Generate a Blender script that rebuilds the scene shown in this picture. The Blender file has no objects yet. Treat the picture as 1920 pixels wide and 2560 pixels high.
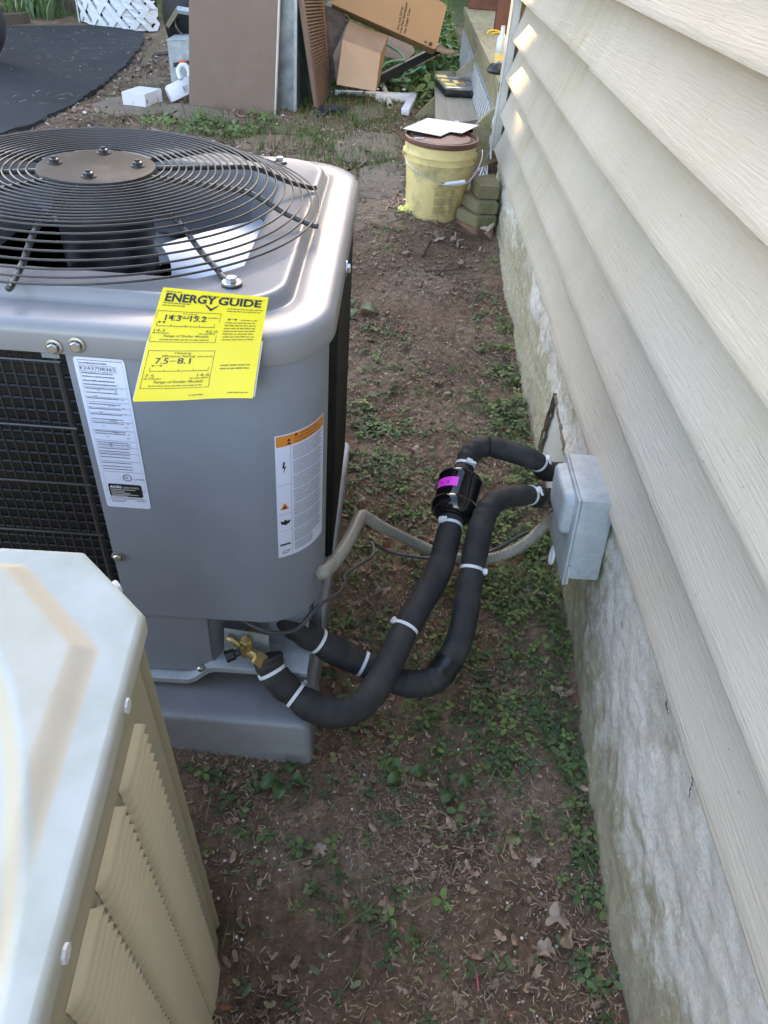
import bpy, bmesh, math, random
import numpy as np
from mathutils import Vector, Matrix, Euler
random.seed(7); rng = np.random.default_rng(11)
S = bpy.context.scene
COL = S.collection
PI = math.pi
def R(a): return math.radians(a)

# ------------------------------------------------------------------ camera
CO = np.array([0., 0., 1.6]); FPX = 1813.37
_Y = np.array([68., -1545., FPX]); _Y /= np.linalg.norm(_Y)
_Z = -np.array([-190., 2120., FPX]); _Z /= np.linalg.norm(_Z)
_Z = _Z - _Y*np.dot(_Z, _Y); _Z /= np.linalg.norm(_Z)
_X = np.cross(_Y, _Z)
RW = np.stack([_X, _Y, _Z])                       # world = RW @ cam(x right, y down, z forward)
cam = bpy.data.cameras.new('camera'); camo = bpy.data.objects.new('camera', cam); COL.objects.link(camo)
M = Matrix.Identity(4)
for i in range(3):
    M[i][0] = RW[i][0]; M[i][1] = -RW[i][1]; M[i][2] = -RW[i][2]; M[i][3] = CO[i]
camo.matrix_world = M
cam.sensor_fit = 'VERTICAL'; cam.sensor_height = 24; cam.lens = FPX/2560*24
cam.clip_start = 0.02; cam.clip_end = 400
S.camera = camo

# ------------------------------------------------------------------ light
SUN_EL, SUN_AZ = R(22), R(101)      # azimuth measured from +x towards +y (low sun beyond the yard, which added unseen occluders shade)
sdir = Vector((math.cos(SUN_EL)*math.cos(SUN_AZ), math.cos(SUN_EL)*math.sin(SUN_AZ), math.sin(SUN_EL)))
W = bpy.data.worlds.new('World'); S.world = W; W.use_nodes = True
nt = W.node_tree; bg = nt.nodes['Background']
sky = nt.nodes.new('ShaderNodeTexSky'); sky.sky_type = 'NISHITA'; sky.sun_disc = False
sky.sun_elevation = SUN_EL; sky.sun_rotation = PI/2 - SUN_AZ
sky.air_density = 1.0; sky.dust_density = 1.5; sky.ozone_density = 1.0
nt.links.new(sky.outputs[0], bg.inputs[0]); bg.inputs[1].default_value = 0.15
sl = bpy.data.lights.new('sun', 'SUN'); sl.energy = 5.0; sl.angle = R(0.5); sl.color = (1, .76, .40)
so = bpy.data.objects.new('sun', sl); COL.objects.link(so)
so.rotation_euler = sdir.to_track_quat('Z', 'Y').to_euler(); so.location = (6, 12, 9)
S.view_settings.view_transform = 'Standard'; S.view_settings.look = 'None'
S.view_settings.gamma = 1; S.view_settings.use_curve_mapping = False
S.view_settings.exposure = 2.9
S.view_settings.use_white_balance = True
S.view_settings.white_balance_temperature = 7300; S.view_settings.white_balance_tint = 15

# ------------------------------------------------------------------ picking points on real planes
def ray(px, py): return RW @ np.array([px-960., py-1280., FPX])
def PL(px, py, ax, v):
    d = ray(px, py); return CO + d*((v-CO[ax])/d[ax])
def AX(px, py, v): return PL(px, py, 0, v)
def AY(px, py, v): return PL(px, py, 1, v)
def AZ(px, py, v): return PL(px, py, 2, v)
_gy = [-3, .47, 1, 1.6, 2.5, 3.4, 3.86, 4.3, 5, 12, 60]; _gz = [-.28, -.155, -.09, -.01, .03, .10, .146, .19, .22, .40, 1.0]
def gz(y): return float(np.interp(y, _gy, _gz))
def gzv(y): return np.interp(y, _gy, _gz)
def GP(px, py, dz=0):
    d = ray(px, py)/FPX
    t = np.linspace(.2, 60, 12000); z = CO[2]+t*d[2]; y = t*d[1]
    i = int(np.argmax(z < np.interp(y, _gy, _gz)+dz)); return CO+t[i]*d

# ------------------------------------------------------------------ materials
def new_mat(name):
    m = bpy.data.materials.new(name); m.use_nodes = True
    return m, m.node_tree, m.node_tree.nodes['Principled BSDF']
def N(t, typ, **kw):
    n = t.nodes.new(typ)
    for k, v in kw.items(): setattr(n, k, v)
    return n
def c4(c): return (c[0], c[1], c[2], 1)
def coords(t, stretch=(1, 1, 1), src='Object', rot=(0, 0, 0)):
    tc = N(t, 'ShaderNodeTexCoord'); mp = N(t, 'ShaderNodeMapping')
    mp.inputs['Scale'].default_value = stretch; mp.inputs['Rotation'].default_value = rot
    t.links.new(tc.outputs[src], mp.inputs[0]); return mp.outputs[0]
def noise(t, vec, scale, detail=5, rough=.6, dist=0):
    n = N(t, 'ShaderNodeTexNoise'); n.inputs['Scale'].default_value = scale; n.inputs['Detail'].default_value = detail
    n.inputs['Roughness'].default_value = rough; n.inputs['Distortion'].default_value = dist
    t.links.new(vec, n.inputs['Vector']); return n.outputs['Fac']
def ramp(t, fac, stops):
    r = N(t, 'ShaderNodeValToRGB'); e = r.color_ramp.elements
    while len(e) < len(stops): e.new(.5)
    for el, (p, c) in zip(e, stops):
        el.position = p; el.color = c4(c) if isinstance(c, tuple) else (c, c, c, 1)
    t.links.new(fac, r.inputs[0]); return r.outputs[0]
def mix(t, fac, a, b):
    m = N(t, 'ShaderNodeMix', data_type='RGBA')
    if isinstance(fac, (int, float)): m.inputs[0].default_value = fac
    else: t.links.new(fac, m.inputs[0])
    for s, v in ((m.inputs[6], a), (m.inputs[7], b)):
        if isinstance(v, tuple): s.default_value = c4(v)
        else: t.links.new(v, s)
    return m.outputs[2]
def bump(t, p, h, strength=.4, dist=.005, prev=None):
    b = N(t, 'ShaderNodeBump'); b.inputs['Strength'].default_value = strength; b.inputs['Distance'].default_value = dist
    t.links.new(h, b.inputs['Height'])
    if prev is not None: t.links.new(prev, b.inputs['Normal'])
    t.links.new(b.outputs[0], p.inputs['Normal']); return b.outputs[0]
def simple(name, col, rough=.5, metal=0, var=.12, vscale=8, bscale=60, bstr=.08, bdist=.002, stretch=(1, 1, 1), spec=.5, dirt=None, dirt_amt=.5, dscale=5, tint=False):
    """base colour with large soft variation, fine bump and optional dirt blotches"""
    m, t, p = new_mat(name)
    v = coords(t, stretch)
    n1 = noise(t, v, vscale, 6)
    dark = tuple(max(0, c*(1-var)) for c in col); lite = tuple(min(1, c*(1+var)) for c in col)
    c = ramp(t, n1, [(.3, dark), (.7, lite)])
    if dirt:
        dn = noise(t, v, dscale, 8, .65)
        f = ramp(t, dn, [(.48, 0.), (.68, dirt_amt)])
        c = mix(t, f, c, dirt)
    if tint:
        a = N(t, 'ShaderNodeAttribute'); a.attribute_name = 'tint'
        mm = N(t, 'ShaderNodeMix', data_type='RGBA', blend_type='MULTIPLY'); mm.inputs[0].default_value = 1
        t.links.new(c, mm.inputs[6])
        cr = ramp(t, a.outputs['Fac'], [(0, .45), (.5, 1.0), (1, 1.6)]) if tint is True else ramp(t, a.outputs['Fac'], tint)
        t.links.new(cr, mm.inputs[7]); c = mm.outputs[2]
    t.links.new(c, p.inputs['Base Color'])
    p.inputs['Roughness'].default_value = rough; p.inputs['Metallic'].default_value = metal
    p.inputs['Specular IOR Level'].default_value = spec
    if bstr: bump(t, p, noise(t, v, bscale, 4), bstr, bdist)
    return m

MT = {}
MT['grey_paint'] = simple('grey_paint', (.225, .248, .288), .42, var=.05, bscale=260, bstr=.06, bdist=.0006, spec=.5)
MT['cap_paint'] = simple('cap_paint', (.245, .245, .255), .30, var=.05, bscale=9, bstr=.05, bdist=.003, spec=.6)
MT['pad_plastic'] = simple('pad_plastic', (.275, .285, .305), .5, var=.08, bscale=300, bstr=.25, bdist=.0008, dirt=(.16, .12, .08), dirt_amt=.35, dscale=9)
MT['shiny_panel'] = simple('shiny_panel', (.42, .40, .36), .16, metal=.9, var=.1, bscale=14, bstr=.15, bdist=.004)
MT['wire_black'] = simple('wire_black', (.035, .033, .032), .3, var=.2, bscale=200, bstr=.05, bdist=.0004, spec=.6)
MT['coil_black'] = simple('coil_black', (.012, .012, .013), .45, var=.3, bscale=90, bstr=.2)
MT['coil_line'] = simple('coil_line', (.018, .018, .019), .4, metal=.3)
MT['hub_plate'] = simple('hub_plate', (.018, .0165, .0145), .5, spec=.25, var=.4, vscale=14, dirt=(.09, .08, .065), dirt_amt=.6, dscale=11, bscale=25, bstr=.08, bdist=.004)
MT['zinc'] = simple('zinc', (.62, .63, .64), .28, metal=1, var=.12)
MT['dark_metal'] = simple('dark_metal', (.10, .10, .11), .35, metal=.7)
MT['blade'] = simple('blade', (.62, .66, .70), .32, metal=.6, var=.1, bscale=8, bstr=.1)
MT['brass'] = simple('brass', (.46, .34, .15), .40, metal=.9, var=.25)
MT['black_plastic'] = simple('black_plastic', (.012, .012, .013), .35)
MT['gloss_black'] = simple('gloss_black', (.006, .006, .007), .07, spec=.7, bscale=12, bstr=.03)
MT['foam'] = simple('foam', (.021, .0205, .0212), .72, var=.25, vscale=14, bscale=420, bstr=.35, bdist=.0008, dirt=(.065, .058, .05), dirt_amt=.5, dscale=9)
MT['tape_black'] = simple('tape_black', (.012, .012, .013), .25, bscale=90, bstr=.3)
MT['tie_white'] = simple('tie_white', (.78, .80, .82), .35, var=.04)
MT['conduit'] = simple('conduit', (.30, .285, .235), .42, var=.1, dirt=(.16, .14, .10), dirt_amt=.4)
MT['cable_grey'] = simple('cable_grey', (.085, .085, .09), .45)
MT['white_label'] = simple('white_label', (.70, .75, .90), .3, var=.02, bstr=0)
MT['yellow_label'] = simple('yellow_label', (.80, .64, .006), .38, var=.02, bstr=0)
MT['orange_label'] = simple('orange_label', (.72, .24, .03), .35, var=.03, bstr=0)
MT['magenta_label'] = simple('magenta_label', (.85, .05, .75), .4, var=.04, bstr=0)
MT['ink'] = simple('ink', (.012, .012, .012), .4, bstr=0)
MT['ink_grey'] = simple('ink_grey', (.16, .16, .19), .5, bstr=0)
MT['ink_olive'] = simple('ink_olive', (.20, .18, .01), .5, bstr=0)
MT['ink_red'] = simple('ink_red', (.35, .05, .04), .5, bstr=0)
MT['ink_white'] = simple('ink_white', (.8, .8, .82), .4, bstr=0)
MT['galv'] = simple('galv', (.40, .445, .465), .58, metal=.2, var=.12, vscale=30, bscale=40, bstr=.06, dirt=(.2, .2, .19), dirt_amt=.4, dscale=14)
MT['duct'] = simple('duct', (.25, .29, .31), .5, metal=.35, var=.3, vscale=9, bscale=20, bstr=.15, dirt=(.12, .13, .13), dirt_amt=.5, dscale=7)
MT['brown_metal'] = simple('brown_metal', (.155, .092, .064), .5, var=.08, vscale=4, bscale=300, bstr=.1, bdist=.0006, dirt=(.20, .14, .11), dirt_amt=.3, dscale=3)
MT['scratch_pale'] = simple('scratch_pale', (.34, .27, .24), .6, bstr=0)
MT['grill_brown'] = simple('grill_brown', (.15, .085, .045), .5, var=.3, vscale=20)
MT['rust_coil'] = simple('rust_coil', (.10, .075, .06), .7, var=.5, vscale=20, bscale=60, bstr=.5)
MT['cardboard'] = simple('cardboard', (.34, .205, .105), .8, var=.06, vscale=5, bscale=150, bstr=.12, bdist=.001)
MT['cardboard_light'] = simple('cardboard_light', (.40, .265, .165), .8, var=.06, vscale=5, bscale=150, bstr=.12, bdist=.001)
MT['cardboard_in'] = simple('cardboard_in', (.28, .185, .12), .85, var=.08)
MT['white_plastic'] = simple('white_plastic', (.68, .69, .73), .35, var=.05, dirt=(.5, .48, .44), dirt_amt=.3)
MT['white_card'] = simple('white_card', (.64, .635, .67), .6, var=.03)
MT['pvc'] = simple('pvc', (.62, .58, .47), .45, var=.12, dirt=(.3, .25, .17), dirt_amt=.5)
MT['hose_green'] = simple('hose_green', (.10, .30, .17), .4)
MT['clear_bin'] = simple('clear_bin', (.19, .24, .28), .25, var=.25, vscale=12, dirt=(.5, .55, .58), dirt_amt=.35, dscale=20)
MT['black_fabric'] = simple('black_fabric', (.008, .008, .009), .6, bscale=60, bstr=.2)
MT['orange_cap'] = simple('orange_cap', (.75, .13, .03), .4)
MT['old_paint'] = simple('old_paint', (.36, .325, .235), .6, var=.07, vscale=6, bscale=180, bstr=.1, bdist=.0008, dirt=(.27, .25, .12), dirt_amt=.35, dscale=6)
MT['louver_paint'] = simple('louver_paint', (.52, .455, .315), .55, var=.06, vscale=8, bscale=120, bstr=.1, bdist=.001)
MT['bucket'] = simple('bucket', (.80, .645, .30), .5, var=.10, vscale=7, bscale=60, bstr=.05, dirt=(.30, .265, .15), dirt_amt=.8, dscale=7)
MT['lid'] = simple('lid', (.115, .038, .025), .42, var=.2, dirt=(.22, .13, .09), dirt_amt=.5)
MT['sheet_metal'] = simple('sheet_metal', (.62, .60, .53), .4, var=.12, vscale=3, stretch=(1, 6, 1), bstr=.05)
MT['brick'] = simple('brick', (.22, .18, .10), .9, var=.25, vscale=14, bscale=70, bstr=.5, dirt=(.09, .12, .035), dirt_amt=.85, dscale=8)
MT['brick_red'] = simple('brick_red', (.24, .12, .075), .9, var=.25, vscale=14, bscale=70, bstr=.5, dirt=(.09, .10, .045), dirt_amt=.7, dscale=8)
MT['wood_grey'] = simple('wood_grey', (.27, .24, .185), .85, var=.2, vscale=6, stretch=(14, 1, 14), bscale=20, bstr=.5, bdist=.003, dirt=(.15, .14, .09), dirt_amt=.5, dscale=1.5)
MT['wood_moss'] = simple('wood_moss', (.25, .215, .13), .9, var=.25, vscale=6, stretch=(6, 1, 6), bscale=20, bstr=.5, bdist=.003, dirt=(.19, .20, .045), dirt_amt=.85, dscale=2.2)
MT['wood_redbrown'] = simple('wood_redbrown', (.115, .045, .032), .6, var=.2, bscale=40, bstr=.2)
MT['lattice_white'] = simple('lattice_white', (.64, .66, .69), .5, var=.05, vscale=9, dirt=(.5, .5, .42), dirt_amt=.4, dscale=5)
MT['trim'] = simple('trim', (.56, .54, .50), .5, var=.06, bscale=90, bstr=.05, dirt=(.3, .29, .26), dirt_amt=.4)
MT['dark_gap'] = simple('dark_gap', (.02, .02, .018), .9)
MT['yellow_cord'] = simple('yellow_cord', (.80, .56, .02), .4)
MT['tyre'] = simple('tyre', (.02, .02, .022), .75, bscale=50, bstr=.3)
MT['bark'] = simple('bark', (.10, .075, .055), .9, var=.4, vscale=10, stretch=(3, 3, .7), bscale=16, bstr=.9, bdist=.02)
MT['stone'] = simple('stone', (.20, .15, .105), .9, var=.25, vscale=7, bscale=50, bstr=.6, bdist=.006, dirt=(.11, .085, .06), dirt_amt=.7, dscale=4)
MT['stone_red'] = simple('stone_red', (.22, .13, .085), .9, var=.3, vscale=7, bscale=50, bstr=.6, bdist=.006, dirt=(.10, .08, .05), dirt_amt=.7, dscale=4)
MT['dead_leaf'] = simple('dead_leaf', (.26, .17, .11), .8, var=.35, vscale=40, bscale=150, bstr=.3, tint=True)
MT['pink_leaf'] = simple('pink_leaf', (.42, .27, .22), .75, var=.25, vscale=50, bscale=150, bstr=.3)
MT['grey_leaf'] = simple('grey_leaf', (.33, .25, .19), .8, var=.3, vscale=40, bscale=150, bstr=.3)
MT['orange_leaf'] = simple('orange_leaf', (.30, .105, .05), .8, var=.35, vscale=40, bscale=150, bstr=.3)
MT['litter'] = simple('litter', (.31, .215, .145), .85, var=.2, tint=[(0, .2), (.5, .72), (1, 1.5)], bstr=0)
MT['chip'] = simple('chip', (.55, .52, .47), .8, tint=True, bstr=0)
MT['clover'] = simple('clover', (.075, .120, .034), .68, var=.25, vscale=25, bscale=160, bstr=.3, tint=[(0, (.42, .52, .55)), (.5, (1., 1., 1.)), (1, (2.0, 1.75, 1.3))])
MT['weed_leaf'] = simple('weed_leaf', (.125, .140, .065), .6, var=.3, vscale=30, tint=[(0, (.7, .95, .6)), (.5, (1., 1., 1.)), (1, (1.9, 1.55, 1.4))], bstr=0)
MT['grass'] = simple('grass', (.085, .125, .030), .6, var=.3, vscale=6, tint=[(0, (1.6, 1.05, .9)), (.5, (1., 1., 1.)), (1, (.9, 1.6, .8))], bstr=0)
MT['occluder'] = simple('occluder', (.055, .08, .025), .8, var=.5, vscale=9, bscale=14, bstr=1, bdist=.05)  # green coat of the added, unseen sun occluders
MT['stem'] = simple('stem', (.13, .12, .05), .7, tint=True, bstr=0)
MT['plant'] = simple('plant', (.055, .105, .028), .5, tint=True)
MT['tree_leaf'] = simple('tree_leaf', (.05, .085, .02), .6, tint=True, bstr=0)
MT['yellow_petal'] = simple('yellow_petal', (.80, .80, .20), .5)
MT['twig'] = simple('twig', (.21, .15, .10), .8, tint=True)
MT['glove'] = simple('glove', (.022, .022, .024), .8, bscale=90, bstr=.4)
MT['bottle'] = simple('bottle', (.42, .48, .52), .12, spec=.8)
MT['pink_wire'] = simple('pink_wire', (.75, .10, .16), .4)
MT['organizer_lid'] = simple('organizer_lid', (.22, .215, .20), .15, var=.5, vscale=12, stretch=(1, 4, 1), dirt=(.12, .12, .12), dirt_amt=.6, spec=.8)
MT['organizer_yellow'] = simple('organizer_yellow', (.72, .58, .20), .35, var=.3, vscale=18)
MT['mud'] = simple('mud', (.10, .065, .045), .9)

def siding_mat():
    m, t, p = new_mat('siding_vinyl')
    v = coords(t); big = noise(t, v, 1.3, 4)
    base = ramp(t, big, [(.35, (.41, .365, .295)), (.65, (.46, .415, .345))])
    streak = noise(t, coords(t, (1, 2.2, .55)), 2.0, 6, .6)
    fine = noise(t, coords(t, (6, 9, 2)), 3.0, 6, .7)
    sx = N(t, 'ShaderNodeSeparateXYZ'); tc0 = N(t, 'ShaderNodeTexCoord'); t.links.new(tc0.outputs['Object'], sx.inputs[0])
    mr0 = N(t, 'ShaderNodeMapRange'); t.links.new(sx.outputs[1], mr0.inputs[0]); mr0.inputs[1].default_value = 1.7; mr0.inputs[2].default_value = 3.2; mr0.inputs[3].default_value = .22; mr0.inputs[4].default_value = 1.0
    sm = N(t, 'ShaderNodeMath', operation='MULTIPLY'); t.links.new(ramp(t, streak, [(.47, 0.), (.66, .8)]), sm.inputs[0]); t.links.new(mr0.outputs[0], sm.inputs[1])
    mm = N(t, 'ShaderNodeMath', operation='MULTIPLY'); t.links.new(sm.outputs[0], mm.inputs[0]); t.links.new(ramp(t, fine, [(.35, .15), (.7, 1.)]), mm.inputs[1])
    c = mix(t, mm.outputs[0], base, (.29, .265, .13))
    sp = noise(t, coords(t, (1, 1, 1)), 85, 2, .5)
    c = mix(t, ramp(t, sp, [(.71, 0.), (.76, .55)]), c, (.14, .125, .10))
    t.links.new(c, p.inputs['Base Color']); p.inputs['Roughness'].default_value = .5
    g = noise(t, coords(t, (1, .55, 15)), 16, 5, .6, .35)
    bump(t, p, g, .85, .0034); return m
MT['siding'] = siding_mat()

def parging_mat():
    m, t, p = new_mat('parged_stucco')
    sep = N(t, 'ShaderNodeSeparateXYZ'); tc = N(t, 'ShaderNodeTexCoord'); t.links.new(tc.outputs['Object'], sep.inputs[0])
    v = coords(t)
    n0 = noise(t, coords(t, (1, 1, 2)), 3.2, 7, .62)
    base = ramp(t, n0, [(.3, (.50, .455, .385)), (.5, (.66, .625, .56)), (.74, (.74, .715, .665))])
    # algae and splashed soil, thick near the soil line and in drips
    hn = ramp(t, noise(t, coords(t, (1, 1.3, 1.6)), 4.2, 12, .75), [(.32, 0.), (.68, 1.)])
    at = N(t, 'ShaderNodeAttribute'); at.attribute_name = 'stain'
    ad = N(t, 'ShaderNodeMath', operation='ADD'); t.links.new(at.outputs['Fac'], ad.inputs[0]); t.links.new(hn, ad.inputs[1])
    f = ramp(t, ad.outputs[0], [(.62, 0.), (1.35, .80)])
    moss = mix(t, ramp(t, noise(t, v, 9, 6), [(.4, 0.), (.62, 1.)]), (.29, .235, .14), (.25, .225, .09))
    c = mix(t, f, base, moss)
    gr = noise(t, coords(t, (3, 1.3, 4.5), rot=(R(8), 0, 0)), 17, 8, .78, .4)
    c = mix(t, ramp(t, gr, [(.47, 0.), (.68, .42)]), c, (.30, .265, .20))  # trowel-mark shading put into the colour, since the bump shows little
    g2 = noise(t, v, 55, 6, .8)
    c = mix(t, ramp(t, g2, [(.55, 0.), (.68, .55)]), c, (.80, .78, .74))
    g3 = noise(t, v, 120, 5, .8)
    c = mix(t, ramp(t, g3, [(.50, 0.), (.70, .5)]), c, (.22, .195, .15))
    t.links.new(c, p.inputs['Base Color']); p.inputs['Roughness'].default_value = .78
    b1 = noise(t, coords(t, (3, 2.2, 5.5), rot=(R(24), 0, 0)), 9, 8, .72, .8)
    nb = bump(t, p, b1, .5, .012)
    bump(t, p, noise(t, coords(t, (1, 1, 1.6)), 95, 6, .78), .75, .0038, nb); return m
MT['parging'] = parging_mat()

def ground_mat():
    m, t, p = new_mat('bare_soil')
    v = coords(t)
    n1 = noise(t, v, 2.3, 8, .62); n2 = noise(t, v, 38, 6, .7)
    c = ramp(t, n1, [(.32, (.105, .064, .041)), (.5, (.19, .122, .080)), (.7, (.31, .225, .16))])
    c2 = ramp(t, n2, [(.3, .55), (.7, 1.45)])
    mm = N(t, 'ShaderNodeMix', data_type='RGBA', blend_type='MULTIPLY'); mm.inputs[0].default_value = 1
    t.links.new(c, mm.inputs[6]); t.links.new(c2, mm.inputs[7])
    far = noise(t, coords(t, (1, 1, 1)), .9, 7, .7)
    sp = N(t, 'ShaderNodeSeparateXYZ'); tc = N(t, 'ShaderNodeTexCoord'); t.links.new(tc.outputs['Object'], sp.inputs[0])
    mr = N(t, 'ShaderNodeMapRange'); t.links.new(sp.outputs[1], mr.inputs[0]); mr.inputs[1].default_value = 9; mr.inputs[2].default_value = 13
    c3 = mix(t, mr.outputs[0], mm.outputs[2], ramp(t, noise(t, v, 5, 8, .7), [(.35, (.03, .045, .012)), (.65, (.08, .11, .03))]))
    t.links.new(c3, p.inputs['Base Color']); p.inputs['Roughness'].default_value = .95; p.inputs['Specular IOR Level'].default_value = .15
    nb = bump(t, p, n2, .9, .012)
    bump(t, p, noise(t, v, 170, 5, .7), .7, .004, nb); return m
MT['soil'] = ground_mat()

def asphalt_mat():
    m, t, p = new_mat('asphalt')
    v = coords(t)
    c = ramp(t, noise(t, v, 3, 6), [(.3, (.013, .014, .016)), (.7, (.026, .026, .030))])
    c = mix(t, ramp(t, noise(t, v, 240, 2), [(.62, 0.), (.75, .5)]), c, (.11, .11, .12))
    t.links.new(c, p.inputs['Base Color']); p.inputs['Roughness'].default_value = .85
    bump(t, p, noise(t, v, 190, 4, .7), .8, .006); return m
MT['asphalt'] = asphalt_mat()

def oldtop_mat():
    m, t, p = new_mat('weathered_top_paint')
    v = coords(t)
    at = N(t, 'ShaderNodeAttribute'); at.attribute_name = 'tint'
    n = noise(t, v, 9, 8, .65)
    flat = ramp(t, n, [(.3, (.31, .34, .30)), (.52, (.385, .42, .405)), (.75, (.43, .46, .455))])
    fine = ramp(t, noise(t, v, 70, 6, .7), [(.5, 0.), (.75, .35)])
    flat = mix(t, fine, flat, (.40, .41, .33))
    c = mix(t, at.outputs['Fac'], flat, (.47, .385, .255))     # tan on the sloped bands and the ring groove
    t.links.new(c, p.inputs['Base Color']); p.inputs['Roughness'].default_value = .75; p.inputs['Specular IOR Level'].default_value = .25
    bump(t, p, noise(t, v, 150, 4), .1, .001); return m
MT['old_top'] = oldtop_mat()

# ------------------------------------------------------------------ objects, tags
def link(o): COL.objects.link(o); return o
def empty(name, loc, label=None, cat=None, group=None):
    o = bpy.data.objects.new(name, None); o.location = loc; o.empty_display_size = .05; link(o)
    if label: tag(o, label, cat, group)
    return o
def tag(o, label, cat, group=None):
    o['label'] = label; o['category'] = cat
    if group: o['group'] = group
    return o
def world_loc(o):
    v = Vector((0, 0, 0))
    while o is not None: v += o.location; o = o.parent if o.parent else None
    return v
def build(name, verts, faces, mat, parent=None, smooth=False, base=None, tint=None, auto=None, label=None, mats=None, midx=None):
    """verts in world coordinates -> ONE mesh object, origin at base (or at the parent's origin)"""
    verts = np.asarray(verts, float)
    origin = np.array(world_loc(parent)) if parent else (np.array(base, float) if base is not None else np.array([verts[:, 0].mean(), verts[:, 1].mean(), verts[:, 2].min()]))
    me = bpy.data.meshes.new(name)
    me.from_pydata((verts-origin).tolist(), [], [tuple(f) for f in faces])
    for mm in ([mat] if mats is None else mats): me.materials.append(MT[mm] if isinstance(mm, str) else mm)
    if midx is not None: me.polygons.foreach_set('material_index', np.asarray(midx, np.int32))
    if tint is not None:
        a = me.attributes.new('tint', 'FLOAT', 'FACE' if len(tint) == len(me.polygons) else 'POINT'); a.data.foreach_set('value', np.asarray(tint, np.float32))
    me.update()
    bm = bmesh.new(); bm.from_mesh(me); bmesh.ops.recalc_face_normals(bm, faces=bm.faces); bm.to_mesh(me); bm.free()
    if smooth:
        me.polygons.foreach_set('use_smooth', [True]*len(me.polygons))
        if auto is not None: me.set_sharp_from_angle(angle=R(auto))
    o = bpy.data.objects.new(name, me); link(o)
    if parent: o.parent = parent
    else: o.location = origin
    if label: o['label'] = label
    return o
def setparent(o, parent):
    loc = Vector(o.location) - world_loc(parent); o.parent = parent; o.location = loc; return o

class MB:
    def __init__(s): s.v = []; s.f = []
    def add(s, v, f):
        k = len(s.v); s.v += [tuple(map(float, p)) for p in v]; s.f += [tuple(i+k for i in q) for q in f]; return s
    def box(s, lo, hi, bev=0.0):
        lo = np.array(lo, float); hi = np.array(hi, float); c = (lo+hi)/2
        return s.obox(c, [(hi[0]-lo[0])/2, 0, 0], [0, (hi[1]-lo[1])/2, 0], [0, 0, (hi[2]-lo[2])/2], bev)
    def obox(s, c, a, b, d, bev=0.0):
        """box from centre and three half-axis vectors, optional chamfer (metres)"""
        c, a, b, d = (np.array(q, float) for q in (c, a, b, d))
        L = [np.linalg.norm(q) for q in (a, b, d)]
        if bev <= 0:
            v = [c+i*a+j*b+k*d for i in (-1, 1) for j in (-1, 1) for k in (-1, 1)]
            return s.add(v, [(0, 1, 3, 2), (4, 6, 7, 5), (0, 4, 5, 1), (2, 3, 7, 6), (0, 2, 6, 4), (1, 5, 7, 3)])
        u = [q/l for q, l in zip((a, b, d), L)]; e = min(bev, .45*min(L))
        bm = bmesh.new(); bmesh.ops.create_cube(bm, size=2)
        for vv in bm.verts: vv.co = Vector((vv.co.x*L[0], vv.co.y*L[1], vv.co.z*L[2]))
        bmesh.ops.bevel(bm, geom=list(bm.edges), offset=e, segments=2, profile=.5, affect='EDGES')
        bm.verts.index_update()
        v = [c+vv.co.x*u[0]+vv.co.y*u[1]+vv.co.z*u[2] for vv in bm.verts]; f = [tuple(q.index for q in ff.verts) for ff in bm.faces]
        bm.free(); return s.add(v, f)
    def prism(s, poly, thick):
        """closed polygon (3-D points) extruded by vector thick"""
        p = [np.array(q, float) for q in poly]; t = np.array(thick, float); n = len(p)
        return s.add(p+[q+t for q in p], [tuple(range(n)), tuple(range(2*n-1, n-1, -1))]+[(i, (i+1) % n, n+(i+1) % n, n+i) for i in range(n)])
    def tube(s, pts, r, n=8, cap=True, closed=False):
        v, f = tube_geo(pts, r, n, cap, closed); return s.add(v, f)
    def lathe(s, c, prof, n=40, axis=(0, 0, 1), cap=(True, True)):
        """prof: list of (radius, height along axis)"""
        c = np.array(c, float); ax = np.array(axis, float); ax /= np.linalg.norm(ax)
        h = np.array([1., 0, 0]) if abs(ax[0]) < .9 else np.array([0, 1., 0]); u = np.cross(ax, h); u /= np.linalg.norm(u); w = np.cross(ax, u)
        v = []; f = []
        for r, z in prof:
            for i in range(n):
                a = 2*PI*i/n; v.append(c+ax*z+r*(math.cos(a)*u+math.sin(a)*w))
        for j in range(len(prof)-1):
            for i in range(n): f.append((j*n+i, j*n+(i+1) % n, (j+1)*n+(i+1) % n, (j+1)*n+i))
        if cap[0]: f.append(tuple(range(n))[::-1])
        if cap[1]: f.append(tuple((len(prof)-1)*n+i for i in range(n)))
        return s.add(v, f)
    def build(s, name, mat, parent=None, **kw): return build(name, s.v, s.f, mat, parent, **kw)
def tube_geo(pts, r, n=8, cap=True, closed=False):
    P = np.array(pts, float); m = len(P); rr = np.full(m, r) if np.isscalar(r) else np.array(r, float)
    T = np.gradient(P, axis=0) if not closed else (np.roll(P, -1, 0)-np.roll(P, 1, 0))
    T /= np.linalg.norm(T, axis=1)[:, None]+1e-12
    a = np.array([0, 0, 1.]) if abs(T[0][2]) < .9 else np.array([1., 0, 0])
    u = np.cross(T[0], a); u /= np.linalg.norm(u); v = []; f = []
    for i in range(m):
        u = u-T[i]*np.dot(u, T[i]); u /= np.linalg.norm(u); w = np.cross(T[i], u)
        for k in range(n):
            g = 2*PI*k/n; v.append(P[i]+rr[i]*(math.cos(g)*u+math.sin(g)*w))
    for i in range(m-1 if not closed else m):
        j = (i+1) % m
        for k in range(n): f.append((i*n+k, i*n+(k+1) % n, j*n+(k+1) % n, j*n+k))
    if cap and not closed: f.append(tuple(range(n))[::-1]); f.append(tuple((m-1)*n+k for k in range(n)))
    return v, f
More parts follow.
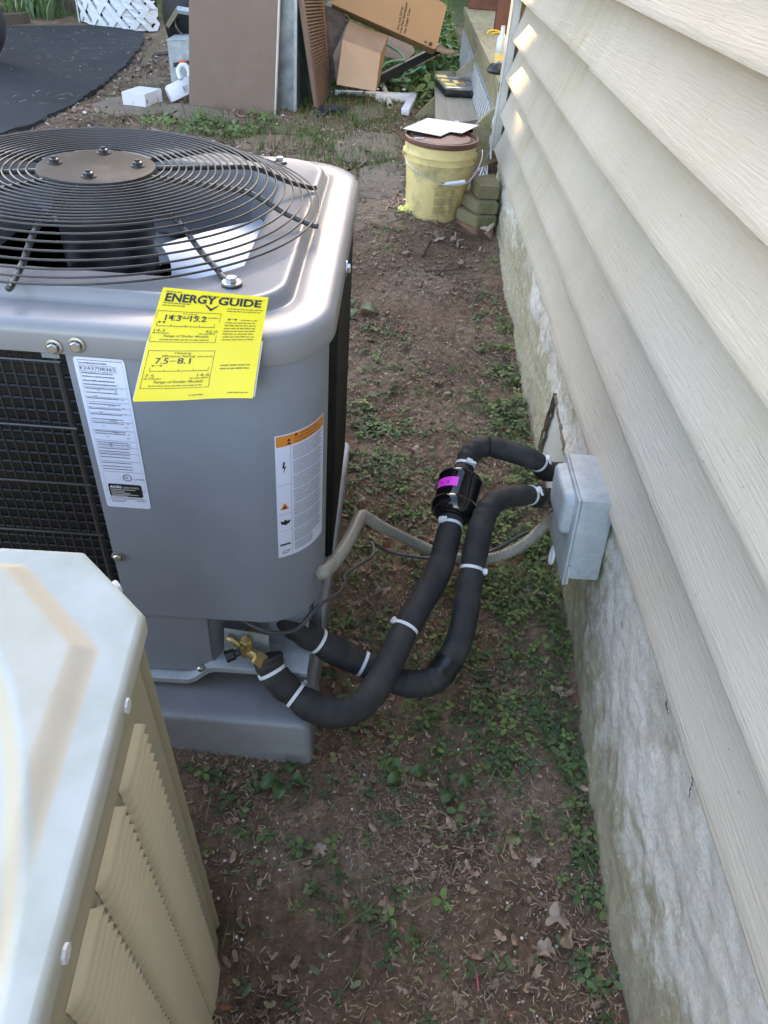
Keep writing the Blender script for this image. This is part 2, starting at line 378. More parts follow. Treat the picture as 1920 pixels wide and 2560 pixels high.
def spline(pts, k=12):
    P = np.array(pts, float); m = len(P); out = []
    for i in range(m-1):
        p0 = P[i-1] if i else 2*P[0]-P[1]; p1 = P[i]; p2 = P[i+1]; p3 = P[i+2] if i+2 < m else 2*P[-1]-P[-2]
        for t in np.linspace(0, 1, k, endpoint=False):
            out.append(.5*((2*p1)+(-p0+p2)*t+(2*p0-5*p1+4*p2-p3)*t*t+(-p0+3*p1-3*p2+p3)*t**3))
    out.append(P[-1]); return np.array(out)
def grid(nu, nv, fn):
    v = [fn(i/(nu-1), j/(nv-1)) for j in range(nv) for i in range(nu)]
    f = [(j*nu+i, j*nu+i+1, (j+1)*nu+i+1, (j+1)*nu+i) for j in range(nv-1) for i in range(nu-1)]
    return v, f
def sstep(a, b, x):
    t = min(1, max(0, (x-a)/(b-a))); return t*t*(3-2*t)
def rrect(cx, cy, hx, hy, r, n=160):
    """rounded rectangle sampled by equal steps along its perimeter, starting mid right side"""
    pts = []; q = n//4
    for cxs, cys, a0 in ((1, 1, 0), (-1, 1, 90), (-1, -1, 180), (1, -1, 270)):
        arc = [(cx+cxs*(hx-r)+r*math.cos(R(a0+90*i/(q-1))), cy+cys*(hy-r)+r*math.sin(R(a0+90*i/(q-1)))) for i in range(q)]
        pts += arc
    return pts

# ------------------------------------------------------------------ flat print
_dg = None
def text_geo(txt, size=1.0, bold=0, align='LEFT', sx=1.0, shear=0):
    cu = bpy.data.curves.new('txt', 'FONT'); cu.body = txt; cu.size = size; cu.align_x = align; cu.offset = bold; cu.resolution_u = 3; cu.shear = shear
    ob = bpy.data.objects.new('txt', cu); COL.objects.link(ob)
    dg = bpy.context.evaluated_depsgraph_get(); me = ob.evaluated_get(dg).to_mesh()
    v = [(p.co.x*sx, p.co.y) for p in me.vertices]; f = [tuple(p.vertices) for p in me.polygons]
    ob.evaluated_get(dg).to_mesh_clear(); bpy.data.objects.remove(ob); bpy.data.curves.remove(cu)
    return v, f
class Print:
    """collects flat print in sheet units (u right, v up), mapped on a surface later"""
    def __init__(s): s.v = []; s.f = []
    def _a(s, v, f):
        k = len(s.v); s.v += v; s.f += [tuple(i+k for i in q) for q in f]
    def text(s, u, v, t, size, **kw):
        a, f = text_geo(t, size, **kw); s._a([(p[0]+u, p[1]+v) for p in a], f)
    def rect(s, u0, v0, u1, v1, n=6):
        for i in range(n):
            a = u0+(u1-u0)*i/n; b = u0+(u1-u0)*(i+1)/n; s._a([(a, v0), (b, v0), (b, v1), (a, v1)], [(0, 1, 2, 3)])
    def poly(s, pts): s._a(list(pts), [tuple(range(len(pts)))])
    def frame(s, u0, v0, u1, v1, w):
        s.rect(u0, v0, u1, v0+w); s.rect(u0, v1-w, u1, v1); s.rect(u0, v0, u0+w, v1, 1); s.rect(u1-w, v0, u1, v1, 1)
    def words(s, u0, u1, v, h, fill=.9):
        """a line too small to read: word-length strokes"""
        u = u0; e = u0+(u1-u0)*fill
        while u < e:
            w = random.uniform(1.5, 5)*h; b = min(u+w, e)
            if b-u > h*.6: s._a([(u, v), (b, v), (b, v+h*random.uniform(.6, .95)), (u, v+h*random.uniform(.6, .95))], [(0, 1, 2, 3)])
            u = b+h*.6
    def build(s, name, mat, fn, parent):
        o = build(name, [fn(u, v) for u, v in s.v], s.f, mat, parent); o['kind'] = 'stuff'; return o

# ================================================================== SETTING
def struct(o): o['kind'] = 'structure'; return o
def stuff(o, label=None):
    o['kind'] = 'stuff'
    if label: o['label'] = label
    return o
# ground: one sheet, fine near the camera, coarse to the horizon
xs = np.unique(np.concatenate([np.linspace(-200, -8, 14), np.linspace(-8, -1.3, 60), np.linspace(-1.3, .75, 150), np.linspace(.75, 4, 20), np.linspace(4, 200, 14)]))
ys = np.unique(np.concatenate([np.linspace(-60, -2, 8), np.linspace(-2, .2, 12), np.linspace(.2, 4.5, 260), np.linspace(4.5, 10, 130), np.linspace(10, 200, 24)]))
def lump(x, y):
    return (.010*np.sin(5.1*x+2.3*y)*np.sin(3.7*y-1.9*x+1)+.007*np.sin(13*x+4)*np.sin(11*y+2*x)+.004*np.sin(31*x+7*y)*np.sin(27*y-9*x)+.0025*np.sin(71*x+31*y)*np.sin(67*y-43*x))
def ground_z(x, y):
    x = np.asarray(x, float); y = np.asarray(y, float)
    return gzv(y)+lump(x, y)*np.clip((12-np.abs(y))/4, 0, 1)
Xg, Yg = np.meshgrid(xs, ys); Zg = ground_z(Xg, Yg)
gv = np.stack([Xg.ravel(), Yg.ravel(), Zg.ravel()], 1); nx, ny = len(xs), len(ys)
ii, jj = np.meshgrid(np.arange(nx-1), np.arange(ny-1)); q = (jj*nx+ii).ravel()
gf = np.stack([q, q+1, q+nx+1, q+nx], 1)
struct(build('ground', gv, gf.tolist(), 'soil', base=(0, 0, 0), smooth=True))

# driveway: sheet of asphalt with a raised, slightly ragged edge (points read off the ground)
edge = [GP(*p)[:2] for p in [(80, 322), (190, 268), (265, 215), (310, 175), (345, 135), (362, 108), (355, 90), (320, 80), (240, 72), (120, 73), (12, 74)]]
edge = [np.array(p) for p in edge]
poly = [np.array([-9., edge[0][1]-1.6]), edge[0]+np.array([-.32, -.75])]+edge+[np.array([-9., edge[-1][1]+.1])]
def drive():
    fine = []
    for i in range(len(poly)):
        a, b = poly[i], poly[(i+1) % len(poly)]; n = max(1, int(np.linalg.norm(b-a)/.06))
        if np.linalg.norm(b-a) > 4: n = 12
        for k in range(n):
            p = a+(b-a)*k/n; fine.append(p+rng.normal(0, .008, 2))
    top = [(p[0], p[1], gz(p[1])+.03) for p in fine]; bot = [(p[0]+.0, p[1], gz(p[1])-.05) for p in fine]
    bm = bmesh.new(); tv = [bm.verts.new(p) for p in top]; bv = [bm.verts.new(p) for p in bot]; n = len(tv)
    e = [bm.edges.new((tv[i], tv[(i+1) % n])) for i in range(n)]
    bmesh.ops.triangle_fill(bm, edges=e, use_beauty=True)
    for i in range(n): bm.faces.new((tv[i], tv[(i+1) % n], bv[(i+1) % n], bv[i]))
    bm.verts.index_update()
    return [v.co[:] for v in bm.verts], [tuple(v.index for v in f.verts) for f in bm.faces]
dv, df = drive(); struct(build('driveway', dv, df, 'asphalt', base=(-3, 7, 0)))

# ---------------------------------------------------------------- house
XW = .600; YC = 4.72; PITCH = .1872; Z0 = .473
house = empty('house', (4, 0, 0), 'house wall in cream vinyl lap siding over a stained stucco foundation', 'house')
def board(i):
    z0 = Z0+PITCH*i; segs = []
    seam = {0: 2.348, 1: 2.351, 2: -1.2, 3: -2.0, 4: 2.639, 5: -.9}.get(i, rng.uniform(-3, 3.5))
    for (ya, yb, pr, dz) in ((seam, YC-.012, 0, 0), (-4, seam+.012, .0065, -.0065)):
        ny_ = 60 if yb > .2 else 8
        mb = MB()
        prof = [(.050, .005), (.004, .0005), (.0, .0025), (-.0006, .006)]+[(.060*(1-(1-t)**1.40), .006+.194*t) for t in (.1, .2, .3, .42, .55, .7, .85, 1)]
        wob = rng.uniform(0, 6)
        def fn(u, v):
            k = v*(len(prof)-1); a = int(min(k, len(prof)-2)); t = k-a
            px = prof[a][0]*(1-t)+prof[a+1][0]*t; pz = prof[a][1]*(1-t)+prof[a+1][1]*t
            y = ya+(yb-ya)*u
            bow = .0016*math.sin(y*1.9+wob)+.0010*math.sin(y*4.7+2*wob)
            return (XW+px-pr+bow*(1-.6*v), y, z0+pz+dz*(1-v)+.0012*math.sin(y*2.6+wob))
        v, f = grid(ny_, len(prof), fn); mb.add(v, f); n = len(prof)
        mb.build('siding_board', 'siding', house, smooth=True, auto=50)
NB = 13
for i in range(NB): board(i)
# sheathing behind the boards, the rest of the house body and its low roof (closes the house off for light and other views)
MB().box((XW+.064, -4, .40), (XW+.10, YC-.01, 2.98)).build('sheathing', 'dark_gap', house)
MB().box((XW+.10, YC-.02, .15), (8.5, YC+.13, 2.98)).build('end_wall', 'siding', house)
rf = MB(); rf.prism([(XW-.10, -4.2, 2.96), (9.0, -4.2, 2.96), (4.7, -4.2, 5.7)], (0, YC+4.5, 0)); rf.build('roof', 'wood_grey', house)
# starter strip under the first course
MB().box((XW+.012, -4, Z0-.012), (XW+.034, YC-.02, Z0+.02)).build('starter_strip', 'trim', house)
# outside corner post with two ribs
ct = MB(); zb = .470
for (x0, x1, y0, y1) in ((XW-.010, XW+.09, YC+.135, YC+.15), (XW-.012, XW+.03, YC-.004, YC+.134), (XW-.019, XW-.0125, YC-.006, YC+.016), (XW-.019, XW-.0125, YC+.062, YC+.080)):
    ct.box((x0, y0, zb), (x1, y1, 2.95), .003)
ct.build('corner_post', 'trim', house)

# ---------------------------------------------------------------- added unseen occluders: shade the yard, with a slot for one sun patch
def house_occluder(x0, x1, y0, y1, eave, ridge, mat, label, annex=None):
    root = empty('house', ((x0+x1)/2, y0, gz(y0)-.2), label, 'house', 'added occluders beyond the yard'); z0 = gz(y0)-.3; ym = (y0+y1)/2
    MB().box((x0, y0, z0), (x1, y1, eave)).build('wall', mat, root)
    MB().prism([(x0-.0, y0-.0, eave+.002), (x0-.0, y1+.3, eave+.002), (x0-.0, ym, ridge)], (x1-x0, 0, 0)).build('roof', 'asphalt', root)
    n = max(1, int((x1-x0)/2.4))
    for i in range(n):
        for zz in (1.6, 4.3):
            if zz+1.3 > eave: continue
            xc = x0+(x1-x0)*(i+.5)/n
            f = MB(); f.box((xc-.55, y0-.05, zz-.05), (xc+.55, y0-.002, zz+1.35)); fo_ = f.build('window', 'trim', root); MB().box((xc-.47, y0-.06, zz+.03), (xc+.47, y0-.051, zz+1.27)).build('pane', 'gloss_black', fo_)
    if annex: MB().box((x1+.002, y0+.4, z0), (annex[0], y0+1.2, annex[1])).build('annex', mat, root)
def occluder(x0, x1, y0, y1, h, label):
    z0 = gz(y0)-.3; bm = bmesh.new(); bmesh.ops.create_cube(bm, size=1); bmesh.ops.subdivide_edges(bm, edges=bm.edges[:], cuts=24, use_grid_fill=True)
    for vv in bm.verts:
        x = x0+(vv.co.x+.5)*(x1-x0); y = y0+(vv.co.y+.5)*(y1-y0); z = z0+(vv.co.z+.5)*(h-z0); w = .035*math.sin(7*y+3*z)*math.sin(5*z+1); vv.co = (x+w, y+.10*math.sin(3*x+2*z)*math.sin(4*z), z+.10*math.sin(4*x+2*y))
    bm.verts.index_update(); mb = MB().add([v.co[:] for v in bm.verts], [tuple(q.index for q in f.verts) for f in bm.faces]); bm.free()
    tag(mb.build('occluder', 'occluder', None, smooth=True), label, 'occluder')
occluder(-13, -1.93, 16.0, 17.4, 9.8, 'added unseen tall green hedge standing beyond the yard'); occluder(-1.88, -1.46, 16.1, 17.2, 5.60, 'added unseen lower occluder between the tall hedge and the pale house')
house_occluder(-1.52, 7, 16.2, 21.0, 5.2, 7.6, 'trim', 'added unseen house-shaped occluder shading the yard')

# foundation: uneven parged surface, its foot following the soil, with a broken opening at the pipe entry
hole = [(2.195, .325), (2.215, .10), (2.19, .0), (1.70, -.06), (1.66, .10), (1.70, .22), (1.84, .262), (1.93, .275), (2.07, .30)]
def in_hole(y, z):
    n = len(hole); c = False; j = n-1
    for i in range(n):
        yi, zi = hole[i]; yj, zj = hole[j]
        if (zi > z) != (zj > z) and y < (yj-yi)*(z-zi)/(zj-zi)+yi: c = not c
        j = i
    return c
def fnoise(y, z):
    s = y-.35*z
    return (.0045*math.sin(4.1*s+1)*math.sin(9*z+2*s)+.0035*math.sin(17*s+5*z)*math.sin(13*z-3)+.0022*math.sin(47*s+9)*math.sin(23*z+5*s)+.0014*math.sin(97*s+4*z)*math.sin(61*z+21*s))
ny_, nz_ = 900, 60
def smooth_noise(ny, nz, ky, kz, seed):
    q = np.random.default_rng(seed).normal(0, 1, (nz, ny))
    for ax, k in ((1, ky), (0, kz)):
        w = np.hanning(k+2)[1:-1]; w /= np.linalg.norm(w); q = np.apply_along_axis(lambda r: np.convolve(r, w, 'same'), ax, q)
    return q
rough = .0011*smooth_noise(ny_, nz_, 13, 3, 1)+.0007*smooth_noise(ny_, nz_, 4, 2, 2)+.0016*smooth_noise(ny_, nz_, 60, 11, 3)
fv = []; st = []
for j in range(nz_):
    for i in range(ny_):
        y = -1.0+(YC+.9)*(i/(ny_-1)) if i else -4
        zg = gz(y)-.06; zt = Z0+.012; z = zg+(zt-zg)*j/(nz_-1)
        h = z-gz(y)
        # spalled ridge along the upper third
        ridge = .006*sstep(.0, .02, z-(.245+.06*math.sin(1.7*y+.6)+.02*math.sin(6.3*y)+.01*math.sin(19*y)))
        foot = .010*max(0, 1-h/.10)
        fv.append((XW+.018+rough[j, i]+fnoise(y, z)+ridge*(.6+.4*math.sin(3*y))-foot*(.5+.5*math.sin(7*y+2)), y, z))
        # soil-splash stain: strong at the foot, moss drips under the siding towards the far end
        st.append(.88*max(0, 1-h/(.29+.10*math.sin(2.2*y+1)+.05*math.sin(5.9*y)))+.24*sstep(1.7, 2.5, y)*(1-.5*sstep(3.3, 3.9, y))+.30*sstep(1.05, 1.5, y)*(1-sstep(1.5, 1.75, y)))
ff = []
for j in range(nz_-1):
    for i in range(ny_-1):
        a = j*ny_+i; cy = (fv[a][1]+fv[a+1][1])/2; cz = (fv[a][2]+fv[a+ny_][2])/2
        if not in_hole(cy+.012*math.sin(60*cz)+.006*math.sin(140*cz), cz+.006*math.sin(70*cy)): ff.append((a, a+1, a+ny_+1, a+ny_))
fo = build('foundation', fv, ff, 'parging', house, smooth=True)
a = fo.data.attributes.new('stain', 'FLOAT', 'POINT'); a.data.foreach_set('value', np.array(st, np.float32))
for pts in ([(1655, 1655), (1662, 1690), (1660, 1725), (1653, 1760), (1654, 1785)], [(1713, 1850), (1722, 1890), (1730, 1925), (1722, 1955), (1714, 1990)], [(1535, 1510), (1545, 1560), (1552, 1620), (1570, 1680)], [(1562, 1400), (1566, 1450)]):
    Pk = spline([AX(*p, XW+.0135) for p in pts], 6); Pk = [q+rng.normal(0, .0012, 3) for q in Pk]
    mbk = MB().tube([(q[0]+fnoise(q[1], q[2])*.9+.006, q[1], q[2]) for q in Pk], np.abs(rng.normal(.0007, .0006, len(Pk)))+.0003, 5); mbk.build('crack', 'mud', house)
# thickness of the broken render round the opening, and the smooth block core behind it
rimv = MB()
hp = []
for k in range(len(hole)):
    p, q2 = np.array(hole[k]), np.array(hole[(k+1) % len(hole)])
    for s in range(10): hp.append(p+(q2-p)*s/10+rng.normal(0, .003, 2))
n = len(hp)
rv = [(XW+.012+rng.uniform(-.003, .003), p[0], p[1]) for p in hp]+[(XW+.045, p[0]*1.0, p[1]) for p in hp]
rimv.add(rv, [(i, (i+1) % n, n+(i+1) % n, n+i) for i in range(n)]); rimv.build('broken_edge', 'mortar' if 'mortar' in MT else 'stone', house)
MB().box((XW+.032, 1.5, -.15), (XW+.07, 2.4, .45)).build('block_core', simple('block_core', (.46, .44, .40), .85, var=.15, vscale=6, bscale=80, bstr=.3), house)

# ================================================================== NEW HEAT PUMP
HX, HY = -.62, 1.617; X1, Y0, X0, Y1 = -.083, 1.085, -1.157, 2.150
hp_ = empty('heat_pump', (HX, HY, .044), 'new grey heat pump with a round black wire fan guard on top', 'heat pump')
hcx, hcy, hhx, hhy = (X0+X1)/2, (Y0+Y1)/2, (X1-X0)/2, (Y1-Y0)/2
# --- top cap: flange, rolled edge, outer band, step, plateau, fan mouth and throat
loops = []
NL = 200
def lp(inset, z, r): loops.append([(x, y, z) for x, y in rrect(hcx, hcy, hhx-inset, hhy-inset, r, NL)])
lp(.006, .974, .150); lp(0, .9735, .156); lp(-.001, .976, .157); lp(0, 1.007, .156); lp(.0018, 1.0145, .154); lp(.006, 1.0205, .15); lp(.013, 1.0245, .145); lp(.022, 1.0265, .135)
lp(.045, 1.0285, .115); lp(.070, 1.0295, .10); lp(.076, 1.0275, .10); lp(.080, 1.0275, .10); lp(.085, 1.034, .10); lp(.089, 1.045, .10); lp(.094, 1.0495, .10); lp(.100, 1.0505, .098); lp(.108, 1.0485, .096)
def circ(r, z):
    out = []
    for (x, y) in rrect(hcx, hcy, hhx-.106, hhy-.106, .096, NL):
        a = math.atan2(y-HY, x-HX); out.append((HX+r*math.cos(a), HY+r*math.sin(a), z))
    loops.append(out)
RM = .440
for r, z in ((RM+.022, 1.0475), (RM+.012, 1.046), (RM+.005, 1.0425), (RM, 1.036), (RM-.004, 1.025), (RM-.010, .985), (RM-.018, .95), (RM-.020, .90), (RM-.012, .865)): circ(r, z)
cv = [p for L in loops for p in L]; n = len(loops[0]); cf = []
for j in range(len(loops)-1):
    for i in range(n): cf.append((j*n+i, j*n+(i+1) % n, (j+1)*n+(i+1) % n, (j+1)*n+i))
build('top_cap', cv, cf, 'cap_paint', hp_, smooth=True, auto=60)
# --- body: corner panels with rounded corners
def wall_strip(pts, z0, z1, t=.004):
    """sheet that follows a plan path, given height range"""
    nz = 2; P = np.array(pts); T = np.gradient(P, axis=0); T /= np.linalg.norm(T, axis=1)[:, None]; Nn = np.stack([-T[:, 1], T[:, 0]], 1)
    mb = MB(); m = len(P); v = []
    for off, z in ((0, z0), (0, z1), (t, z1), (t, z0)):
        for p, nn in zip(P, Nn): v.append((p[0]+nn[0]*off, p[1]+nn[1]*off, z))
    f = []
    for k in range(4):
        for i in range(m-1): f.append((k*m+i, k*m+i+1, ((k+1) % 4)*m+i+1, ((k+1) % 4)*m+i))
    f += [(0, m, 2*m, 3*m), (m-1, 4*m-1, 3*m-1, 2*m-1)]
    return mb.add(v, f)
CX, CY, CR = -.096, 1.095, .140        # right face, front face, corner radius of the cabinet
def panel_path(xl, yr):
    p = [(xl, CY), ((xl+CX-CR)/2, CY)]
    for a in np.linspace(-90, 0, 22): p.append((CX-CR+CR*math.cos(R(a)), CY+CR+CR*math.sin(R(a))))
    return p+[(CX, yr)]
XL = -.531
wall_strip(panel_path(XL, 1.262), .309, .990).build('corner_panel', 'grey_paint', hp_, smooth=True, auto=40)
# returned left flange of the panel
MB().box((XL-.001, CY+.002, .309), (XL+.003, CY+.05, .985)).build('panel_flange', 'grey_paint', hp_)
# lower post and valve recess
lw = MB(); lw.box((-.62, CY+.010, .095), (-.352, CY+.06, .315), .004); lw.build('lower_post', 'grey_paint', hp_)
MB().box((-.352, CY+.075, .095), (-.125, CY+.09, .315)).build('valve_recess', 'grey_paint', hp_)
MB().prism([(-.352, CY+.060, .095), (-.352, CY+.075, .095), (-.318, CY+.075, .095), (-.350, CY+.010, .095)], (0, 0, .215)).build('recess_cheek', 'grey_paint', hp_)
# base pan with the rolled lip that rises at the valves
bp = MB(); path = []
for u in np.linspace(0, 1, 60):
    x = -1.14+u*(1.14-.12); z = .086+.056*sstep(-.42, -.345, x)
    path.append((x, CY-.006, z))
for i in range(len(path)-1): pass
lip = [(-.002, -.020), (-.004, -.017), (-.004, -.001), (0, .001), (.10, .001)]
v = [];
for (x, y, z) in path:
    for dy, dz in lip: v.append((x, y+dy, z+dz))
k = len(lip); f = [(i*k+j, i*k+j+1, (i+1)*k+j+1, (i+1)*k+j) for i in range(len(path)-1) for j in range(k-1)]
bp.add(v, f); bp.box((-1.13, CY+.09, .060), (-.115, 2.13, .095), .004); bp.build('base_pan', 'galv', hp_, smooth=True, auto=35)
for x, y in ((-.95, 1.25), (-.25, 1.25), (-.95, 2.0), (-.25, 2.0)): MB().box((x-.05, y-.05, .0435), (x+.05, y+.05, .0605), .004).build('foot', 'black_plastic', hp_)
# right side: shiny service strip, black coil with vertical fins
MB().box((CX-.030, 1.262, .12), (CX-.022, 1.548, .975)).build('service_panel', 'shiny_panel', hp_)
MB().box((CX-.026, 1.250, .10), (CX-.004, 1.264, .975)).build('panel_flange', 'grey_paint', hp_)
MB().box((CX-.06, 1.548, .09), (CX-.012, 2.10, .972)).build('coil', 'coil_black', hp_)
slat = None
for i in range(34):
    y = 1.552+i*.0165
    mb = MB().box((CX-.013, y, .092), (CX-.001, y+.006, .970))
    if slat is None: slat = mb.build('coil_slat', 'coil_black', hp_)
    else:
        o = slat.copy(); link(o); o.location = slat.location+Vector((0, .0165*i, 0)); o.parent = hp_
# back and left closing walls
MB().box((X0+.03, Y1-.05, .09), (CX-.03, Y1-.03, .975)).build('rear_coil', 'coil_black', hp_)
MB().box((X0+.03, CY+.05, .09), (X0+.05, Y1-.05, .975)).build('side_coil', 'coil_black', hp_)
# front-left: coil behind a black wire guard
co = MB().box((X0+.05, CY+.062, .09), (XL-.004, CY+.10, .975)); co.build('front_coil', 'coil_black', hp_)
tubes = MB()
for i in range(34): tubes.tube([(X0+.06, CY+.060, .12+i*.0255), (XL-.005, CY+.060, .12+i*.0255)], .0035, 5)
tubes.build('coil_tubes', 'coil_line', hp_)
YG = CY+.018
vw = None
for i in range(33):
    x = -.5785-.0195*i
    if x < X0+.03: break
    if vw is None: vw = MB().tube([(x, YG, .12), (x, YG, .953)], .0024, 6).build('guard_wire', 'wire_black', hp_)
    else: o = vw.copy(); link(o); o.location = vw.location+Vector((-.0195*i, 0, 0)); o.parent = hp_
MB().tube([(-.557, YG, .11), (-.557, YG, .965)], .0062, 8).build('guard_rod', 'wire_black', hp_)
hw = None
for i, z in enumerate((.944, .806, .672, .538, .404, .270, .140)):
    if hw is None: hw = MB().tube([(X0+.04, YG-.005, z), (-.548, YG-.005, z)], .0030, 6).build('guard_rail', 'wire_black', hp_); z00 = z
    else: o = hw.copy(); link(o); o.location = hw.location+Vector((0, 0, z-z00)); o.parent = hp_
MB().box((-.575, CY+.006, .955), (-.545, CY+.010, .985)).build('guard_clip', 'grey_paint', hp_)
# --- fan, motor
MB().lathe((HX, HY, 0), [(.001, .86), (.092, .86), (.100, .87), (.100, 1.06), (.092, 1.085), (.001, 1.085)], 40, cap=(0, 0)).build('fan_motor', 'black_plastic', hp_, smooth=True, auto=40)
MB().lathe((HX, HY, 0), [(.0, .852), (.06, .852), (.085, .858), (.085, .862), (.0, .862)], 32, cap=(0, 0)).build('fan_spider', 'zinc', hp_, smooth=True, auto=40)
for kk, a0 in enumerate((-74, 16, 106, 196)):
    br = MB()
    def fb(u, v, a0=a0):
        a = R(a0+(-33+66*u)*(1-.12*v)); r = .125+(.410-.125)*v
        return (HX+r*math.cos(a), HY+r*math.sin(a), .885+(.052*(u-.5)*2)*(.8+.2*v)+.012*math.sin(PI*u))
    v, f = grid(14, 8, fb); br.add(v, f); br.build('fan_blade', 'blade', hp_, smooth=True)
    a = R(a0); br = MB().obox((HX+.13*math.cos(a), HY+.13*math.sin(a), .838), (.07*math.cos(a), .07*math.sin(a), 0), (-.035*math.sin(a), .035*math.cos(a), .02), (0, 0, .002)); br.build('blade_arm', 'zinc', hp_)
# --- wire fan guard
ZHUB = 1.120
def zr(r): return ZHUB-.004*(r/.33)**2 if r < .33 else ZHUB-.004-.054*sstep(.30, .485, r)*1.06+.054*sstep(.30, .485, .33)
RRS = [.137+.0153*k for k in range(13)]+[.336+.0188*k for k in range(8)]
gd = MB().lathe((HX, HY, 0), [(.001, ZHUB+.004), (.108, ZHUB+.004), (.119, ZHUB+.001), (.123, ZHUB-.006), (.120, ZHUB-.012), (.001, ZHUB-.012)], 64, cap=(0, 0)).build('fan_guard', 'hub_plate', hp_, smooth=True, auto=35)
for r in RRS:
    MB().tube([(HX+r*math.cos(a), HY+r*math.sin(a), zr(r)) for a in np.linspace(0, 2*PI, 97)[:-1]], .0022, 6, closed=True).build('guard_ring', 'wire_black', gd, smooth=True)
for i, ang in enumerate((-90, -47, -9, 22, 50, 92, 130, 165, 199, 230)):
    a = R(ang); c, s_ = math.cos(a), math.sin(a)
    L = [(.11, zr(.11)-.007), (.24, zr(.24)-.007), (.32, zr(.32)-.0075), (.36, zr(.36)-.008), (.41, zr(.41)-.008), (.466, zr(.466)-.005), (.480, zr(.480)-.004)]
    if ang in (-47, 50, 130, 230): L = L[:-1]+[(.474, 1.0545), (.490, 1.0525), (.512, 1.0515)]
    P = spline([(HX+r*c, HY+r*s_, z) for r, z in L], 6)
    MB().tube(P, .0058, 8).build('guard_spoke', 'wire_black', gd, smooth=True)
for ang in (-47, 50, 130, 230):
    a = R(ang); x, y = HX+.512*math.cos(a), HY+.512*math.sin(a)
    MB().lathe((x, y, 0), [(.001, 1.0485), (.019, 1.0485), (.019, 1.0515), (.001, 1.0515)], 20, cap=(0, 0)).build('foot_pad', 'wire_black', gd)
    b = MB().lathe((x, y, 0), [(.017, 1.0515), (.017, 1.0545), (.0105, 1.0545)], 20, cap=(0, 0)); b.lathe((x, y, 0), [(.0105, 1.0545), (.0105, 1.062), (.0085, 1.0635), (.001, 1.0638)], 6, cap=(0, 0)); b.build('guard_bolt', 'zinc', gd)
for ang in (8, 98, 188, 278):
    a = R(ang); x, y = HX+.084*math.cos(a), HY+.084*math.sin(a)
    b = MB().lathe((x, y, 0), [(.015, ZHUB+.004), (.015, ZHUB+.006), (.010, ZHUB+.006)], 20, cap=(0, 0)); b.lathe((x, y, 0), [(.0100, ZHUB+.006), (.0100, ZHUB+.012), (.006, ZHUB+.0135), (.006, ZHUB+.017), (.001, ZHUB+.017)], 6, cap=(0, 0)); b.build('hub_nut', 'dark_metal', gd)
# --- screws
def screw(p, nrm, r=.0105, parent=hp_):
    b = MB(); b.lathe(p, [(r*1.0, 0), (r*1.35, .0005), (r*1.35, .002), (r*.95, .0028)], 20, axis=nrm, cap=(0, 0)); b.lathe(p, [(r*.86, .0025), (r*.86, .008), (r*.72, .0098), (.0005, .0098)], 6, axis=nrm, cap=(0, 0))
    return b.build('screw', 'zinc', parent)
for px, py, y in ((135, 867, Y0-.0015), (192, 862, Y0-.0015), (296, 1390, CY-.0005)): screw(AY(px, py, y), (0, -1, 0))
screw((CX+.0005-.001, 1.36, .95), (1, 0, 0)); screw((X1+.001, 1.50, .99), (1, 0, 0), .012)
for y, z in ((1.30, .75), (1.29, .53), (1.28, .36)): screw((CX-.022, y, z), (1, 0, 0), .008)
screw(AY(502, 1668, CY-.011), (0, -1, 0), .0095)

# --- brass service valve in the recess
VP = AY(617, 1622, CY+.004)
sv = empty('service_valve', (0, 0, 0)); sv.parent = hp_; sv.location = Vector(VP)-Vector(hp_.location)
def W_(dx, dy, dz): return (VP[0]+dx, VP[1]+dy, VP[2]+dz)
bd = MB(); bd.obox(W_(0, 0, 0), (.013, 0, 0), (0, .015, 0), (0, 0, .020), .005); bd.tube([W_(0, .02, 0), W_(.002, .07, .01)], .012, 12); bd.tube([W_(0, -.002, 0), W_(.040, -.022, -.012)], .0135, 14)
bd.build('valve_body', 'brass', sv, smooth=True, auto=40)
MB().lathe(W_(0, 0, .014), [(.001, 0), (.0165, 0), (.0165, .022), (.013, .027), (.001, .028)], 6, axis=(.05, -.1, 1), cap=(0, 0)).build('valve_cap', 'brass', sv)
MB().lathe(W_(.024, -.014, -.008), [(.001, 0), (.0175, 0), (.019, .005), (.019, .024), (.015, .029), (.001, .029)], 6, axis=(.80, -.42, -.30), cap=(0, 0)).build('flare_nut', 'brass', sv)
MB().lathe(W_(-.016, -.006, -.006), [(.001, 0), (.009, 0), (.009, .012), (.014, .013), (.015, .034), (.001, .035)], 16, axis=(-.85, -.3, -.25), cap=(0, 0)).build('port_cap', 'black_plastic', sv, smooth=True, auto=40)
MB().tube([W_(-.005, .0, .002), W_(-.022, .004, .014), W_(-.046, .010, .028)], .0085, 12).build('service_stem', 'brass', sv, smooth=True)
MB().prism([W_(-.06, .02, -.035), W_(.05, .02, -.03), W_(.05, .02, .03), W_(-.055, .02, .045)], (0, .003, 0)).build('valve_bracket', 'galv', sv)

